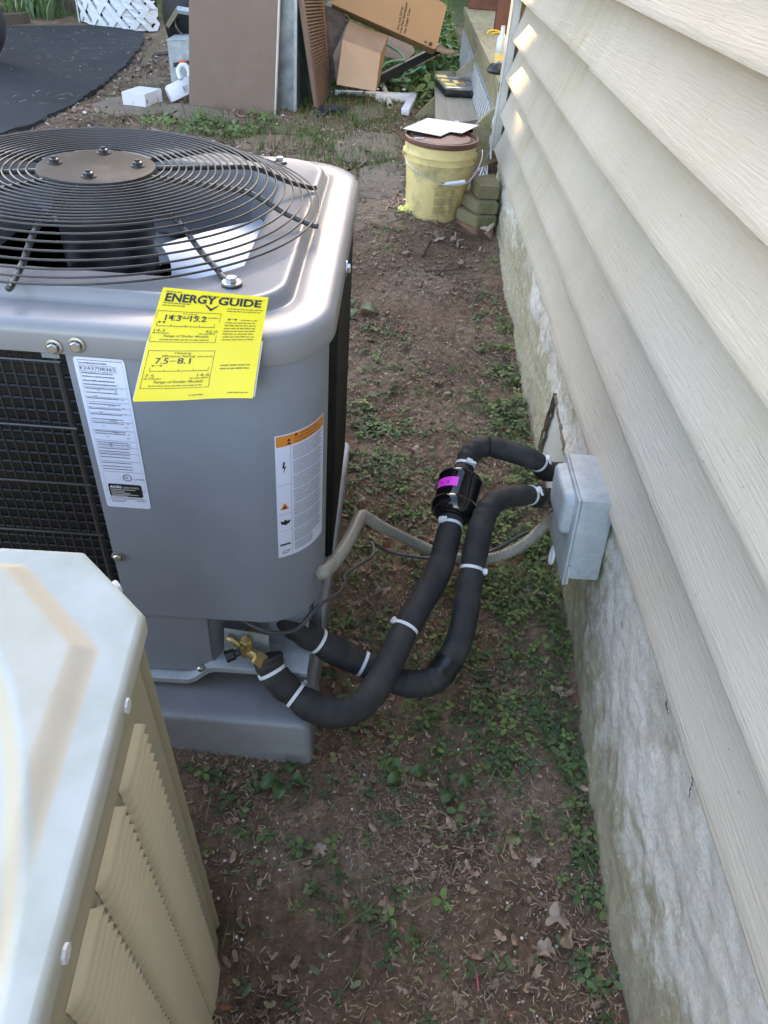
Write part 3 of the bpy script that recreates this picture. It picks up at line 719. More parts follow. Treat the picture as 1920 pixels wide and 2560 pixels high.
# --- rating plate on the front of the corner panel
YF = CY-.0012
rl0, rl1, rz0, rz1 = -.519, -.432, .632, .966
def rp(u, v): return (rl0+u*(rl1-rl0), YF, rz0+v*(rz1-rz0))
def rpf(o): return lambda u, v: (rl0+u*(rl1-rl0), YF-o, rz0+v*(rz1-rz0))
asp = (rl1-rl0)/(rz1-rz0)     # width/height
def rounded_sheet(r=.03, asp_=asp, n=6):
    pts = []
    for cx, cy, a0 in ((1-r, 1-r*asp_, 0), (r, 1-r*asp_, 90), (r, r*asp_, 180), (1-r, r*asp_, 270)):
        for i in range(n+1):
            a = R(a0+90*i/n); pts.append((cx+r*math.cos(a), cy+r*asp_*math.sin(a)))
    return pts
rs = rounded_sheet(.07)
lab = build('rating_label', [rp(u, v) for u, v in rs], [tuple(range(len(rs)))], 'white_label', hp_, label='white rating plate printed with small black type')
class P2(Print):
    """print in real units: u in widths, text scaled so glyph height is given in sheet heights"""
    def tx(s, u, v, t, h, asp_, w=None, **kw):
        a, f = text_geo(t, 1.0, **kw); a = np.array(a)
        wd = a[:, 0].max()-a[:, 0].min(); sx = (w/wd) if w else h/asp_*.95
        s._a([((p[0]-a[:, 0].min())*sx+u, p[1]*h*1.35+v) for p in a], f)
pr = P2(); pg = P2()
pr.tx(.10, .928, 'E243708365', .021, asp, .70)
pg.frame(.08, .13, .95, .985, .003); pg.frame(.08, .918, .82, .955, .0025)
for v, nw in ((.963, .6), (.905, .7), (.885, .72), (.860, .7), (.838, .74)): pg.words(.10, .10+nw, v, .009)
for v in (.815, .79, .755, .72, .69, .655, .625, .60, .545, .53, .47, .455, .43, .41, .39, .37, .33, .305, .285): pg.words(.11, .9, v, .0075, .82)
for v in (.826, .765, .735, .70, .665, .612, .555, .485, .442, .40, .345, .268): pg.rect(.08, v, .95, v+.0022)
for u, v, t in ((.33, .805, 'TXV'), (.70, .80, '52'), (.25, .765, '9.00'), (.78, .752, '4.08'), (.50, .712, '208-230'), (.80, .70, '60'), (.30, .665, '253'), (.80, .66, '197'), (.48, .612, '208/230'), (.82, .60, '60'), (.30, .578, '14.1'), (.76, .575, '67.9'), (.48, .54, '208/230'), (.80, .53, '60'), (.33, .508, '1/10'), (.76, .505, '0.60'), (.36, .462, '470'), (.36, .445, '250'), (.74, .462, '3241'), (.74, .445, '1724')):
    pg.tx(u, v, t, .0115, asp)
pr.tx(.545, .222, 'UL', .019, asp); pr.tx(.75, .216, 'LISTED', .012, asp, .22); pr.tx(.44, .216, 'c', .011, asp); pr.tx(.69, .216, 'us', .009, asp)
ring = [(.595+.095*math.cos(a), .229+.095*asp*math.sin(a)) for a in np.linspace(0, 2*PI, 33)]; ring2 = [(.595+.078*math.cos(a), .229+.078*asp*math.sin(a)) for a in np.linspace(0, 2*PI, 33)]
for i in range(32): pr._a([ring[i], ring[i+1], ring2[i+1], ring2[i]], [(0, 1, 2, 3)])
pb = [( .13+.74*u, .085+.095*v) for u, v in ((.03, 0), (.97, 0), (1, .1), (1, .9), (.97, 1), (.03, 1), (0, .9), (0, .1))]; pr.poly(pb)
pw = P2(); pw.tx(.16, .150, 'AHRI', .017, asp, .26, bold=.04); pw.tx(.45, .150, 'CERTIFIED', .012, asp, .36)
for v, w in ((.137, .55), (.124, .3), (.112, .42), (.100, .6), (.090, .35)): pw.words(.17, .17+w, v, .0055, 1)
pg.words(.12, .95, .072, .006); pg.rect(.08, .065, .95, .067); pg.words(.14, .52, .053, .006); pg.words(.14, .45, .043, .006); pg.words(.70, .93, .053, .006)
pr.build('print', 'ink', rpf(.0006), lab); pg.build('print', 'ink_grey', rpf(.0004), lab); pw.build('print', 'ink_white', rpf(.001), lab)

# --- warning label wrapped round the corner
s0 = -.181; swid = .130; wz0, wz1 = .509, .822
def corner_pt(s, off):
    """s = arc length from x=s0 along the front face, round the corner"""
    x = s0+s; xc = CX-CR
    if x <= xc: return (x, CY-off)
    a = (x-xc)/CR-PI/2
    if a > 0: return (CX+off, CY+CR+a*CR)
    return (xc+(CR+off)*math.cos(a), CY+CR+(CR+off)*math.sin(a))
def wl(off):
    def fn(u, v):
        x, y = corner_pt(u*swid, off); return (x, y, wz0+v*(wz1-wz0))
    return fn
wasp = swid/(wz1-wz0)
def gsheet(v0, v1, u0=0, u1=1, n=14):
    return grid(n, 2, lambda a, b: (u0+(u1-u0)*a, v0+(v1-v0)*b))
def curved(name, mat, v0, v1, off, parent, u0=0, u1=1):
    g, f = gsheet(v0, v1, u0, u1); fn = wl(off); return build(name, [fn(*p) for p in g], f, mat, parent, smooth=True)
wlab = curved('warning_label', 'white_label', 0, 1, .0009, hp_); wlab['label'] = 'white warning label with an orange heading wrapped round the corner'
curved('heading', 'orange_label', .915, .992, .0013, wlab, .02, .98)
pr = P2()
for v, t in ((.972, 'WARNING'), (.948, 'AVERTISSEMENT'), (.924, 'ADVERTENCIA')):
    pr.tx(.40 if t == 'WARNING' else .30, v, t, .0125, wasp, .36 if t == 'WARNING' else .55)
    u = .30 if t == 'WARNING' else .18
    pr.poly([(u, v), (u+.07, v), (u+.035, v+.019)])
pr.build('print', 'ink', wl(.0018), wlab)
pg = P2(); pg.rect(.24, .01, .245, .915, 1); pg.rect(.02, .62, .24, .622, 2); pg.rect(.02, .38, .24, .382, 2); pg.rect(.02, .235, .24, .237, 2); pg.rect(.02, .10, .24, .102, 2)
v = .895; k = 0
while v > .03:
    k += 1
    pg.words(.28, .97 if v > .12 else .72, v, .0062, .82+.18*((k*7) % 5)/5); v -= .0118
    if k % 9 == 0: v -= .008
pg.build('print', 'ink_grey', wl(.0014), wlab)
pr = P2(); pr.poly([(.12, .80), (.15, .80), (.135, .765), (.165, .765), (.11, .71), (.13, .755), (.10, .755)])
pr.rect(.03, .108, .21, .122, 2); pr.poly([(.06, .03), (.17, .035), (.21, .06), (.09, .055)])
pr.poly([(.06, .30), (.13, .285), (.20, .30), (.22, .325), (.16, .318), (.13, .335), (.10, .318), (.05, .325)])
pr.build('pictogram', 'ink', wl(.0016), wlab)
pw = P2(); pw.poly([(.075, .038), (.165, .042), (.19, .055), (.10, .051)]); pw.build('pictogram', 'ink_white', wl(.0020), wlab)
py = P2(); py.poly([(.05, .42), (.20, .42), (.125, .475)]); py.build('pictogram', 'orange_label', wl(.0015), wlab)
pr = P2(); pr.poly([(.10, .428), (.15, .428), (.145, .438), (.125, .455), (.105, .438)]); pr.build('pictogram', 'ink', wl(.0019), wlab)

# --- equipment pad
pang = R(-1.2); pc = np.array([-.70, 1.62])
def prot(x, y):
    d = np.array([x, y])-pc; return (pc[0]+d[0]*math.cos(pang)-d[1]*math.sin(pang), pc[1]+d[0]*math.sin(pang)+d[1]*math.cos(pang))
pd = MB(); L = []
for ins, z in ((-.010, -.12), (0, .030), (.001, .0365), (.0035, .0405), (.009, .0435)):
    L.append([(*prot(x, y), z) for x, y in rrect(pc[0], pc[1], .607-ins, .61-ins, .022, 48)])
n = len(L[0]); v = [p for l in L for p in l]; f = [(j*n+i, j*n+(i+1) % n, (j+1)*n+(i+1) % n, (j+1)*n+i) for j in range(len(L)-1) for i in range(n)]+[tuple((len(L)-1)*n+i for i in range(n))]
pd.add(v, f); po = pd.build('equipment_pad', 'pad_plastic', None, smooth=True, auto=50, base=(pc[0], pc[1], -.05))
tag(po, 'grey plastic equipment pad on the soil under the new heat pump', 'equipment pad')

# --- yellow energy sheet over the front edge
T0, T1 = AY(409, 719, 1.132), AY(672, 745, 1.130)
B0, B1 = AY(334, 1003, 1.052), AY(636, 985, 1.048)
def esheet(off):
    def path(T, B):
        return spline([T+(B-T)*t+np.array([0, -.013*math.sin(PI*t)-.002*math.sin(2*PI*t), 0]) for t in np.linspace(0, 1, 7)], 8)
    pa, pb = path(T0, B0), path(T1, B1)
    def rs_(P):
        d = np.concatenate([[0], np.cumsum(np.linalg.norm(np.diff(P, axis=0), axis=1))]); d /= d[-1]
        return lambda t: np.array([np.interp(t, d, P[:, k]) for k in range(3)])
    fa, fb = rs_(pa), rs_(pb)
    def fn(u, v):
        t = 1-v; p = fa(t)*(1-u)+fb(t)*u
        e = 1e-3; tu = fb(t)-fa(t); tv = (fa(min(1, t+e))-fa(max(0, t-e)))*(1-u)+(fb(min(1, t+e))-fb(max(0, t-e)))*u
        nn = np.cross(tv, tu); nn /= np.linalg.norm(nn)
        if nn[2]-nn[1] < 0: nn = -nn
        curl = .020*max(0, u-.62)**1.5*max(0, t-.55)*6            # lower right corner lifts away
        p = p+np.array([0, -curl-.006*math.sin(PI*u)*t, .0])
        return p+nn*off
    return fn
v, f = grid(22, 40, lambda a, b: esheet_fn(a, b)) if False else (None, None)
E1 = esheet(.0025); E0 = esheet(.0)
g, f = grid(20, 36, lambda a, b: (a, b))
ysh = build('energy_sheet', [E1(*p) for p in g], f, 'yellow_label', None, smooth=True, base=tuple(T0))
tag(ysh, 'bright yellow energy guide sheet draped over the front edge of the grey heat pump', 'label sheet')
g2, f2 = grid(16, 24, lambda a, b: (-.012+1.024*a, -.010+.56*b))
build('backing_sheet', [E0(*p) for p in g2], f2, 'white_card', ysh, smooth=True)
easp = np.linalg.norm(T1-T0)/np.linalg.norm(T0-B0)
pr = P2(); pg = P2()
def EV(t):
    px = t/.0031 if t < .4 else 129+(t-.4)/.004
    return 1-px/281
pr.tx(.05, EV(.098), 'ENERGY', .072, easp, .475, bold=.03); pr.tx(.545, EV(.098), 'GUIDE', .072, easp, .40, bold=.03)
pr.poly([(.43, EV(.100)), (.495, EV(.135)), (.56, EV(.100)), (.545, EV(.120)), (.495, EV(.155)), (.445, EV(.120))])
pr.tx(.10, EV(.240), '14.3', .052, easp, .145, bold=.01); pr.rect(.255, EV(.222), .315, EV(.216), 1); pr.tx(.33, EV(.240), '15.2', .052, easp, .145, bold=.01)
pr.tx(.11, EV(.615), '7.5', .054, easp, .115, bold=.01); pr.rect(.24, EV(.592), .295, EV(.586), 1); pr.tx(.305, EV(.615), '8.1', .054, easp, .115, bold=.01)
pg.tx(.03, EV(.325), '14.3', .025, easp, .10, bold=.01); pg.tx(.49, EV(.325), '42.0', .025, easp, .11, bold=.01); pg.tx(.05, EV(.758), '7.5', .030, easp, .08, bold=.01); pg.tx(.50, EV(.755), '14.6', .030, easp, .105, bold=.01)
pg.tx(.13, EV(.362), 'Range of Similar Models', .021, easp, .40, bold=.015); pg.tx(.14, EV(.818), 'Range of Similar Models', .026, easp, .42, bold=.015)
pg.tx(.25, EV(.190), 'Cooling', .014, easp, .13, bold=.01); pg.tx(.13, EV(.212), 'Efficiency Rating', .016, easp, .28, bold=.01); pg.tx(.27, EV(.518), 'Heating', .020, easp, .14, bold=.01); pg.tx(.16, EV(.550), 'Efficiency Rating', .022, easp, .29, bold=.01)
pr.frame(.0+.015, EV(.402), .60, EV(.170), .0034); pr.frame(.03, EV(.875), .615, EV(.485), .0038)
pr.rect(.04, EV(.284), .56, EV(.280)); pr.rect(.08, EV(.695), .585, EV(.690))
for i in range(5): pr.rect(.04+.13*i-.002, EV(.282), .04+.13*i+.002, EV(.282-(.028 if i in (0, 4) else .014)), 1); pr.rect(.08+.126*i-.002, EV(.692), .08+.126*i+.002, EV(.692-(.035 if i in (0, 4) else .018)), 1)
for u, t in ((.06, .262), (.10, .262), (.10, .645), (.17, .645), (.68, .222), (.74, .222)): pr.poly([(u-.015, EV(t-.014)), (u+.015, EV(t-.014)), (u, EV(t+.002))])
pr.rect(.11, EV(.634), .16, EV(.631), 1); pr.rect(.69, EV(.212), .74, EV(.209), 1)
for t in (.245, .268, .291, .314, .337, .360, .383): pg.words(.65, .96, EV(t), .012)
pg.words(.79, .95, EV(.222), .011)
for t in (.650, .685): pg.words(.68, .96, EV(t), .014)
for u0, u1, t in ((.04, .2, .030), (.04, .30, .115), (.04, .25, .133), (.64, .97, .130), (.64, .95, .150), (.38, .97, .040), (.02, .17, .338), (.44, .58, .338), (.04, .2, .778), (.44, .60, .776), (.10, .54, .386), (.10, .56, .852), (.46, .58, .960), (.78, .95, .950), (.43, .58, .212), (.47, .60, .550)): pg.words(u0, u1, EV(t), .011, 1)
pr.build('print', 'ink', esheet(.0034), ysh); pg.build('print', 'ink_olive', esheet(.0032), ysh)

# ================================================================== OLD CONDENSER (foreground left)
ZT = .948; LEAN = .055
OA, OB, OC, OD_ = np.array([-.98, .640]), np.array([-.352, .649]), np.array([-.251, .555]), np.array([-.1985, -.10])
OE, OF_, OG, OH = np.array([-.30, -.20]), np.array([-.96, -.20]), np.array([-1.08, -.10]), np.array([-1.08, .54])
OCT = [OB, OC, OD_, OE, OF_, OG, OH, OA]
old = empty('old_condenser', (-.63, .22, -.17), 'weathered beige air conditioner with louvered sides in the near left corner', 'air conditioner')
def edge_d(p, a, b):
    d = (b-a)/np.linalg.norm(b-a); nrm = np.array([d[1], -d[0]]); return -float(np.dot(p-a, nrm))
def oct_in(p):
    """inset of a point from each straight edge, scaled so the raised octagon starts at 1"""
    ins = [.066, .040, .06, .06, .06, .06, .06, .034]; m = 9
    for k in range(8):
        d = edge_d(p, OCT[k], OCT[(k+1) % 8]); m = min(m, -d if False else d, m)
    return m
cen = np.array([-.62, .20])
# orient edges so that inside distances are positive
sgn = 1 if edge_d(cen, OCT[0], OCT[1]) > 0 else -1
INS = [(.062, .088), (.036, .068), (.06, .09), (.06, .09), (.06, .09), (.06, .09), (.06, .09), (.028, .050)]
def octf(p):
    f = 1
    for k in range(8):
        d = sgn*edge_d(p, OCT[k], OCT[(k+1) % 8]); a, b = INS[k]; f = min(f, (d-a)/(b-a))
    return f
# circle through three points of the groove
def circ3(a, b, c):
    A = np.array([[b[0]-a[0], b[1]-a[1]], [c[0]-a[0], c[1]-a[1]]])*2; B = np.array([b@b-a@a, c@c-a@a]); o = np.linalg.solve(A, B); return o, np.linalg.norm(o-a)
cc_, cr_ = circ3(np.array([-.389, .496]), np.array([-.300, .353]), np.array([-.249, .200]))
def top_h(p):
    f = min(1, max(0, octf(p))); f = f*f*(3-2*f)
    r = np.linalg.norm(p-cc_); g = 1-sstep(cr_-.030, cr_+.0, r)
    h = .011*f*(1)-.016*g
    of = octf(p); band = sstep(-.10, .12, of)*(1-sstep(.88, 1.10, of))*sstep(cr_-.004, cr_+.006, r)
    band2 = 4*sstep(cr_-.032, cr_, r)*(1-sstep(cr_-.032, cr_, r))
    return h, max(band*.6, min(1, band2)*.75)
nth, nr = 620, 150
ths = np.linspace(0, 2*PI, nth, endpoint=False); out = []
# exact outline hits
def hit(a):
    d = np.array([math.cos(a), math.sin(a)]); best = 9
    for k in range(8):
        p, q2 = OCT[k], OCT[(k+1) % 8]; e = q2-p; den = d[0]*e[1]-d[1]*e[0]
        if abs(den) < 1e-9: continue
        w = p-cen; t = (w[0]*e[1]-w[1]*e[0])/den; u = (w[0]*d[1]-w[1]*d[0])/den
        if t > 0 and -1e-6 <= u <= 1+1e-6: best = min(best, t)
    return best
ts = [hit(a) for a in ths]; v = []; tn = []
for j in range(nr):
    s = .02+.98*(j/(nr-1))**.75
    for a, t in zip(ths, ts):
        p = cen+np.array([math.cos(a), math.sin(a)])*t*s; h, b = top_h(p)
        rim = -.0035*sstep(.988, 1.0, s); v.append((p[0], p[1], ZT+h+rim)); tn.append(b)
# turned-down rim
for dz, sc in ((-.010, 1.004), (-.030, 1.004)):
    for a, t in zip(ths, ts):
        p = cen+np.array([math.cos(a), math.sin(a)])*t*sc; v.append((p[0], p[1]+.0, ZT+dz)); tn.append(.25)
f = [(j*nth+i, j*nth+(i+1) % nth, (j+1)*nth+(i+1) % nth, (j+1)*nth+i) for j in range(nr+1) for i in range(nth)]+[tuple(range(nth))[::-1]]
build('top_panel', v, f, 'old_top', old, smooth=True, auto=45, tint=tn)
for p in [(-.277, .442), (-.345, .405), (-.262, .563)]:
    pv = [(p[0]+.006*math.cos(a)*(1+.4*math.sin(3*a)), p[1]+.004*math.sin(a), ZT+.0145 if p[1] < .5 else ZT+.002) for a in np.linspace(0, 2*PI, 9)[:-1]]
def lean(p): return (p[0], p[1]+(ZT-p[2])*LEAN, p[2])
def oldbuild(mb, *a, **k): mb.v = [lean(p) for p in mb.v]; return mb.build(*a, **k)
def inset_poly(d):
    P = []; n = 8
    for k in range(n):
        a0, a1, a2 = OCT[k-1], OCT[k], OCT[(k+1) % n]
        d1 = (a1-a0)/np.linalg.norm(a1-a0); d2 = (a2-a1)/np.linalg.norm(a2-a1)
        n1 = sgn*-1*np.array([d1[1], -d1[0]]); n2 = sgn*-1*np.array([d2[1], -d2[0]])
        A = np.array([n1, n2]); B = np.array([n1@a1+d, n2@a1+d]); P.append(np.linalg.solve(A, B))
    return P
IN1 = inset_poly(.008); ZB = -.20
# side panels, each with a shallow frame; the right one carries the louvers
for k in range(8):
    a, b = IN1[k], IN1[(k+1) % 8]; d = (b-a)/np.linalg.norm(b-a); nrm = -sgn*-1*np.array([d[1], -d[0]])
    if k == 0:     # chamfered corner post
        mb = MB().prism([(a[0], a[1], ZB), (b[0], b[1], ZB), (b[0], b[1], ZT-.012), (a[0], a[1], ZT-.012)], (-.02*(-1)*0-.010, -.012, 0)); oldbuild(mb, 'corner_post', 'old_paint', old)
    elif k == 1:
        a2 = a+d*.030     # narrow dark joint between post and side panel
        ins = np.array([-.014, -.001])
        mb = MB().prism([(*(a+ins), ZB), (*(a2+ins), ZB), (*(a2+ins), ZT-.03), (*(a+ins), ZT-.03)], (-.006, 0, 0)); oldbuild(mb, 'joint', 'dark_gap', old)
        a3 = a+d*.014
        mb = MB().prism([(*a2, ZB), (*b, ZB), (*b, ZT-.012), (*a2, ZT-.012)], (-.012, 0, 0)); oldbuild(mb, 'side_panel', 'old_paint', old)
    else:
        cdir = cen-(a+b)/2; cdir /= np.linalg.norm(cdir)
        mb = MB().prism([(*a, ZB), (*b, ZB), (*b, ZT-.012), (*a, ZT-.012)], (cdir[0]*.012, cdir[1]*.012, 0)); oldbuild(mb, 'side_panel', 'old_paint', old)
# louvers on the right side: pressed hoods with slanted ends, in columns
sa, sb = IN1[1], IN1[2]; sd = (sb-sa)/np.linalg.norm(sb-sa); sn = np.array([-sd[1], sd[0]])
if sn[0] < 0: sn = -sn
def SP(s, z, o=0): return lean((sa[0]+sd[0]*s+sn[0]*o, sa[1]+sd[1]*s+sn[1]*o, z))
lv = None; per = .0230; cw = .083
for c_ in range(4):
    for r_ in range(44):
        s0_ = .086+c_*.1005; z = .852-r_*per
        if lv is None:
            mb = MB(); prof = [(0, 0), (.0036, -.0030), (.0066, -.0080), (.0084, -.0130), (.0086, -.0172), (.0008, -.0180)]
            vv = []; UU = (0, .03, .07, .13, .22, .40, .60, .80, .95, 1.0); kp = len(prof)
            for u in UU:
                taper = min(1, (u+.02)/.02, (1.003-u)/.16)
                for o, dz in prof: vv.append(SP(s0_+cw*u+dz*.55*max(0, 1-u/.5), z+dz, .0004+o*max(.02, taper**.6)))
            ff = [(i*kp+k, i*kp+k+1, (i+1)*kp+k+1, (i+1)*kp+k) for i in range(len(UU)-1) for k in range(kp-1)]
            mb.add(vv, ff); lv = mb.build('louver', 'louver_paint', old, smooth=True, auto=50); base = np.array(SP(s0_, z))
        else:
            o = lv.copy(); link(o); o.parent = old; o.location = lv.location+Vector(np.array(SP(s0_, z))-base)
for s_, z in ((.110, .928), (.345, .925)):
    p = SP(s_, z, .0005); b = MB(); b.lathe(p, [(.012, 0), (.012, .004), (.0085, .005), (.0085, .012), (.0005, .0125)], 8, axis=(sn[0], sn[1], 0), cap=(0, 0)); b.build('screw', 'white_plastic', old)
m_ = (IN1[0]+IN1[1])/2; b = MB(); b.lathe((m_[0]-.005, m_[1]+.007, .925), [(.013, 0), (.013, .005), (.009, .006), (.009, .016), (.0005, .0165)], 8, axis=(.68, .73, 0), cap=(0, 0)); b.build('screw', 'white_plastic', old)

# ================================================================== REFRIGERANT LINES
def pipe(name, keys, radii, label, ties, tape=None, straps=True):
    P = spline(keys, 14); rad = np.interp(np.linspace(0, 1, len(P)), np.linspace(0, 1, len(radii)), radii)
    d = np.concatenate([[0], np.cumsum(np.linalg.norm(np.diff(P, axis=0), axis=1))])
    def near(pt): return int(np.argmin(np.linalg.norm(P-np.array(pt), axis=1)))
    ids = [near(t[0]) for t in ties]
    for k in ids: rad *= 1-.13*np.exp(-((d-d[k])/.017)**2)
    Tn = np.gradient(P, axis=0); Tn /= np.linalg.norm(Tn, axis=1)[:, None]; cur = np.linalg.norm(np.gradient(Tn, axis=0), axis=1)/np.gradient(d)
    rad *= 1+.014*np.sin(d*37+1)+.010*np.sin(d*91)+.0042*np.clip(cur, 0, 9)*np.sin(d*230+2*np.sin(d*40))
    root = empty(name, P[len(P)//2], label, 'insulated pipe')
    tv_, tf_ = tube_geo(P, rad, 30); tv_ = np.array(tv_); SI = 11 if 'drier' in label and 'without' not in label else 19; tv_[SI::30][:len(P)] += (P-tv_[SI::30][:len(P)])*.07
    mb = MB().add(tv_, tf_); mb.build('insulation', 'foam', root, smooth=True, auto=60)
    for (t, ang), k in zip(ties, ids):
        T = P[min(k+1, len(P)-1)]-P[k-1]; T /= np.linalg.norm(T); r = rad[k]
        a = np.array([0, 0, 1.]); a = a-T*np.dot(a, T); a /= np.linalg.norm(a); b = np.cross(T, a)
        mb = MB(); n = 26; L = []
        for (o, s) in ((-.0042, 0), (-.0042, .0022), (.0042, .0022), (.0042, 0)):
            for i in range(n):
                g = 2*PI*i/n; L.append(P[k]+T*o+(r-.0006+s)*(math.cos(g)*a+math.sin(g)*b))
        mb.add(L, [(j*n+i, j*n+(i+1) % n, (j+1)*n+(i+1) % n, (j+1)*n+i) for j in range(3) for i in range(n)])
        g = R(ang); u = math.cos(g)*a+math.sin(g)*b; w = np.cross(T, u)
        mb.obox(P[k]+u*(r+.006), T*.0075, w*.0085, u*.006, .002)
        mb.obox(P[k]+u*(r+.009)+w*.012, T*.0045, w*.008, u*.002, .001)
        mb.build('cable_tie', 'tie_white', root, smooth=True, auto=30)
    return root, P, rad, near
kA = [AZ(668, 1640, .185), AZ(674, 1662, .168), AZ(692, 1694, .145), AZ(735, 1735, .11), AZ(800, 1775, .092), AZ(870, 1778, .092), AZ(940, 1720, .11), AZ(1015, 1570, .17), AZ(1090, 1440, .225), AZ(1122, 1335, .275), AZ(1138, 1245, .315), AZ(1156, 1185, .345), AZ(1176, 1134, .375), AZ(1214, 1116, .39), AZ(1262, 1125, .385), AZ(1340, 1152, .37), (.535, 1.77, .30), (.64, 1.86, .24)]
pA, PA, RA, nearA = pipe('insulated_line', kA, [.036, .036, .036, .037, .037, .036, .036, .035, .033, .031, .031, .031, .031, .031], 'black insulated refrigerant pipe carrying the glossy filter drier',
    [(AZ(680, 1680, .155), 150), (AZ(737, 1737, .11), 250), (AZ(1013, 1572, .17), -68), (AZ(1125, 1316, .284), -45), (AZ(1163, 1168, .353), 20), (AZ(1347, 1158, .36), 30)])
# filter drier on the line
i0, i1 = nearA(AZ(1129, 1297, .291)), nearA(AZ(1156, 1186, .345))
pa, pb = PA[i0], PA[i1]; ax = (pb-pa); Ld = np.linalg.norm(ax); ax /= Ld
dr = MB().lathe(pa, [(.030, -.004), (.036, -.006), (.050, .0), (.060, .010), (.0640, .020), (.0655, .030), (.0640, .040), (.0615, .042), (.0615, .112), (.0635, .114), (.0645, .120), (.0635, .126), (.058, .131), (.040, .137), (.028, .139)], 48, axis=ax)
drier = dr.build('filter_drier', 'gloss_black', pA, smooth=True, auto=50)
lbl = MB()
hh = np.array([1., 0, 0]); uu = np.cross(ax, hh); uu /= np.linalg.norm(uu); ww = np.cross(ax, uu)
tocam = CO-(pa+ax*.08); tocam -= ax*np.dot(tocam, ax); th0 = math.atan2(np.dot(tocam, ww), np.dot(tocam, uu))
right = np.cross(np.array(ax), tocam); sg = 1 if np.dot(RW[:, 0], (-math.sin(th0)*uu+math.cos(th0)*ww)) > 0 else -1
def dl(u, v, o): a = th0+sg*(-1.25+1.15*u); return pa+ax*(.066+.030*v)+(.0615+o)*(math.cos(a)*uu+math.sin(a)*ww)
g, f = grid(14, 2, lambda a, b: dl(a, b, .0008)); ml = build('sticker', g, f, 'magenta_label', drier, smooth=True)
pr = Print(); pr.words(.30, .62, .30, .30, 1); build('print', [dl(u, v, .0013) for u, v in pr.v], pr.f, 'ink', drier)
kB = [(-.22, 1.235, .24), AZ(735, 1560, .20), AZ(800, 1605, .15), AZ(860, 1637, .11), AZ(920, 1665, .085), AZ(975, 1695, .07), AZ(1035, 1710, .07), AZ(1095, 1690, .085), AZ(1148, 1600, .14), AZ(1168, 1500, .20), AZ(1182, 1410, .25), AZ(1203, 1315, .31), AZ(1225, 1266, .34), AZ(1262, 1243, .345), AZ(1325, 1238, .325), (.535, 1.70, .25), (.64, 1.78, .20)]
pB, PB, RB, nearB = pipe('insulated_line', kB, [.040, .036, .037, .037, .037, .036, .036, .035, .035, .034, .032, .031, .031, .031], 'black insulated refrigerant pipe without a drier, nearer the wall',
    [(AZ(795, 1602, .153), 200), (AZ(908, 1662, .09), 200), (AZ(972, 1694, .07), 215), (AZ(1186, 1425, .245), 95), (AZ(1327, 1239, .325), 30)])
k = nearB(AZ(1118, 1672, .10)); mb = MB().tube([P for P in PB[k-3:k+4]], RB[k-3:k+4]+.0012, 22, cap=False); mb.build('tape_wrap', 'tape_black', pB, smooth=True)
k = nearB(AZ(1368, 1243, .30)); mb = MB().tube([P for P in PB[k-2:k+9]], RB[k-2:k+9]+.0015, 18, cap=False); mb.build('tape_wrap', 'tape_black', pB, smooth=True)
k = nearA(AZ(1222, 1119, .39)); mb = MB().tube([P for P in PA[k-1:k+2]], RA[k-1:k+2]+.0008, 22, cap=False); mb.build('tape_wrap', 'tape_black', pA, smooth=True)
for px, py, z in ((1237, 1262, .375), (1250, 1268, .372)):
    c_ = PB[nearB(AZ(1240, 1256, .345))]; 

# flexible conduit from the cabinet's right side, along the soil to the box
kC = [(CX-.022, 1.29, .52), AX(790, 1378, -.118), AX(797, 1418, -.108), AX(806, 1431, -.094), AZ(824, 1418, .36), AZ(850, 1385, .355), AZ(880, 1335, .335), AZ(896, 1300, .315), AZ(910, 1290, .295), AZ(950, 1315, .23), AZ(1000, 1340, .14), AZ(1060, 1368, .08), AZ(1110, 1386, .07), AZ(1165, 1397, .08), AZ(1240, 1393, .11), AZ(1310, 1360, .15), AZ(1365, 1310, .20), (.545, 1.60, .27), (.55, 1.58, .32)]
PC = spline(kC, 30); dC = np.concatenate([[0], np.cumsum(np.linalg.norm(np.diff(PC, axis=0), axis=1))])
nC = int(dC[-1]/.0016); PC2 = np.stack([np.interp(np.linspace(0, dC[-1], nC), dC, PC[:, k]) for k in range(3)], 1)
cond = MB().tube(PC2, .0165+.0007*np.sin(np.arange(nC)*2*PI/5.0), 14).build('flexible_conduit', 'conduit', None, smooth=True)
tag(cond, 'grey ribbed flexible conduit looping from the heat pump to the metal box', 'conduit')
kW = [AY(612, 1553, 1.13), AY(640, 1568, 1.11), AZ(690, 1582, .25), AZ(745, 1570, .24), AZ(795, 1515, .27), AZ(842, 1485, .22), AZ(862, 1460, .20), AZ(862, 1438, .18), AZ(900, 1410, .14), AZ(930, 1390, .11), AZ(934, 1368, .10), AZ(930, 1356, .09), AZ(965, 1376, .045), AZ(1010, 1388, .03), AZ(1080, 1396, .03), AZ(1170, 1398, .05), AZ(1240, 1372, .07), AZ(1310, 1335, .13), AZ(1350, 1318, .18), (.58, 1.72, .22)]
PWr = spline(kW, 10)
cab = MB().tube(PWr, .0052, 8).build('control_cable', 'cable_grey', None, smooth=True)
tag(cab, 'thin dark grey control cable snaking from under the heat pump along the soil', 'cable')

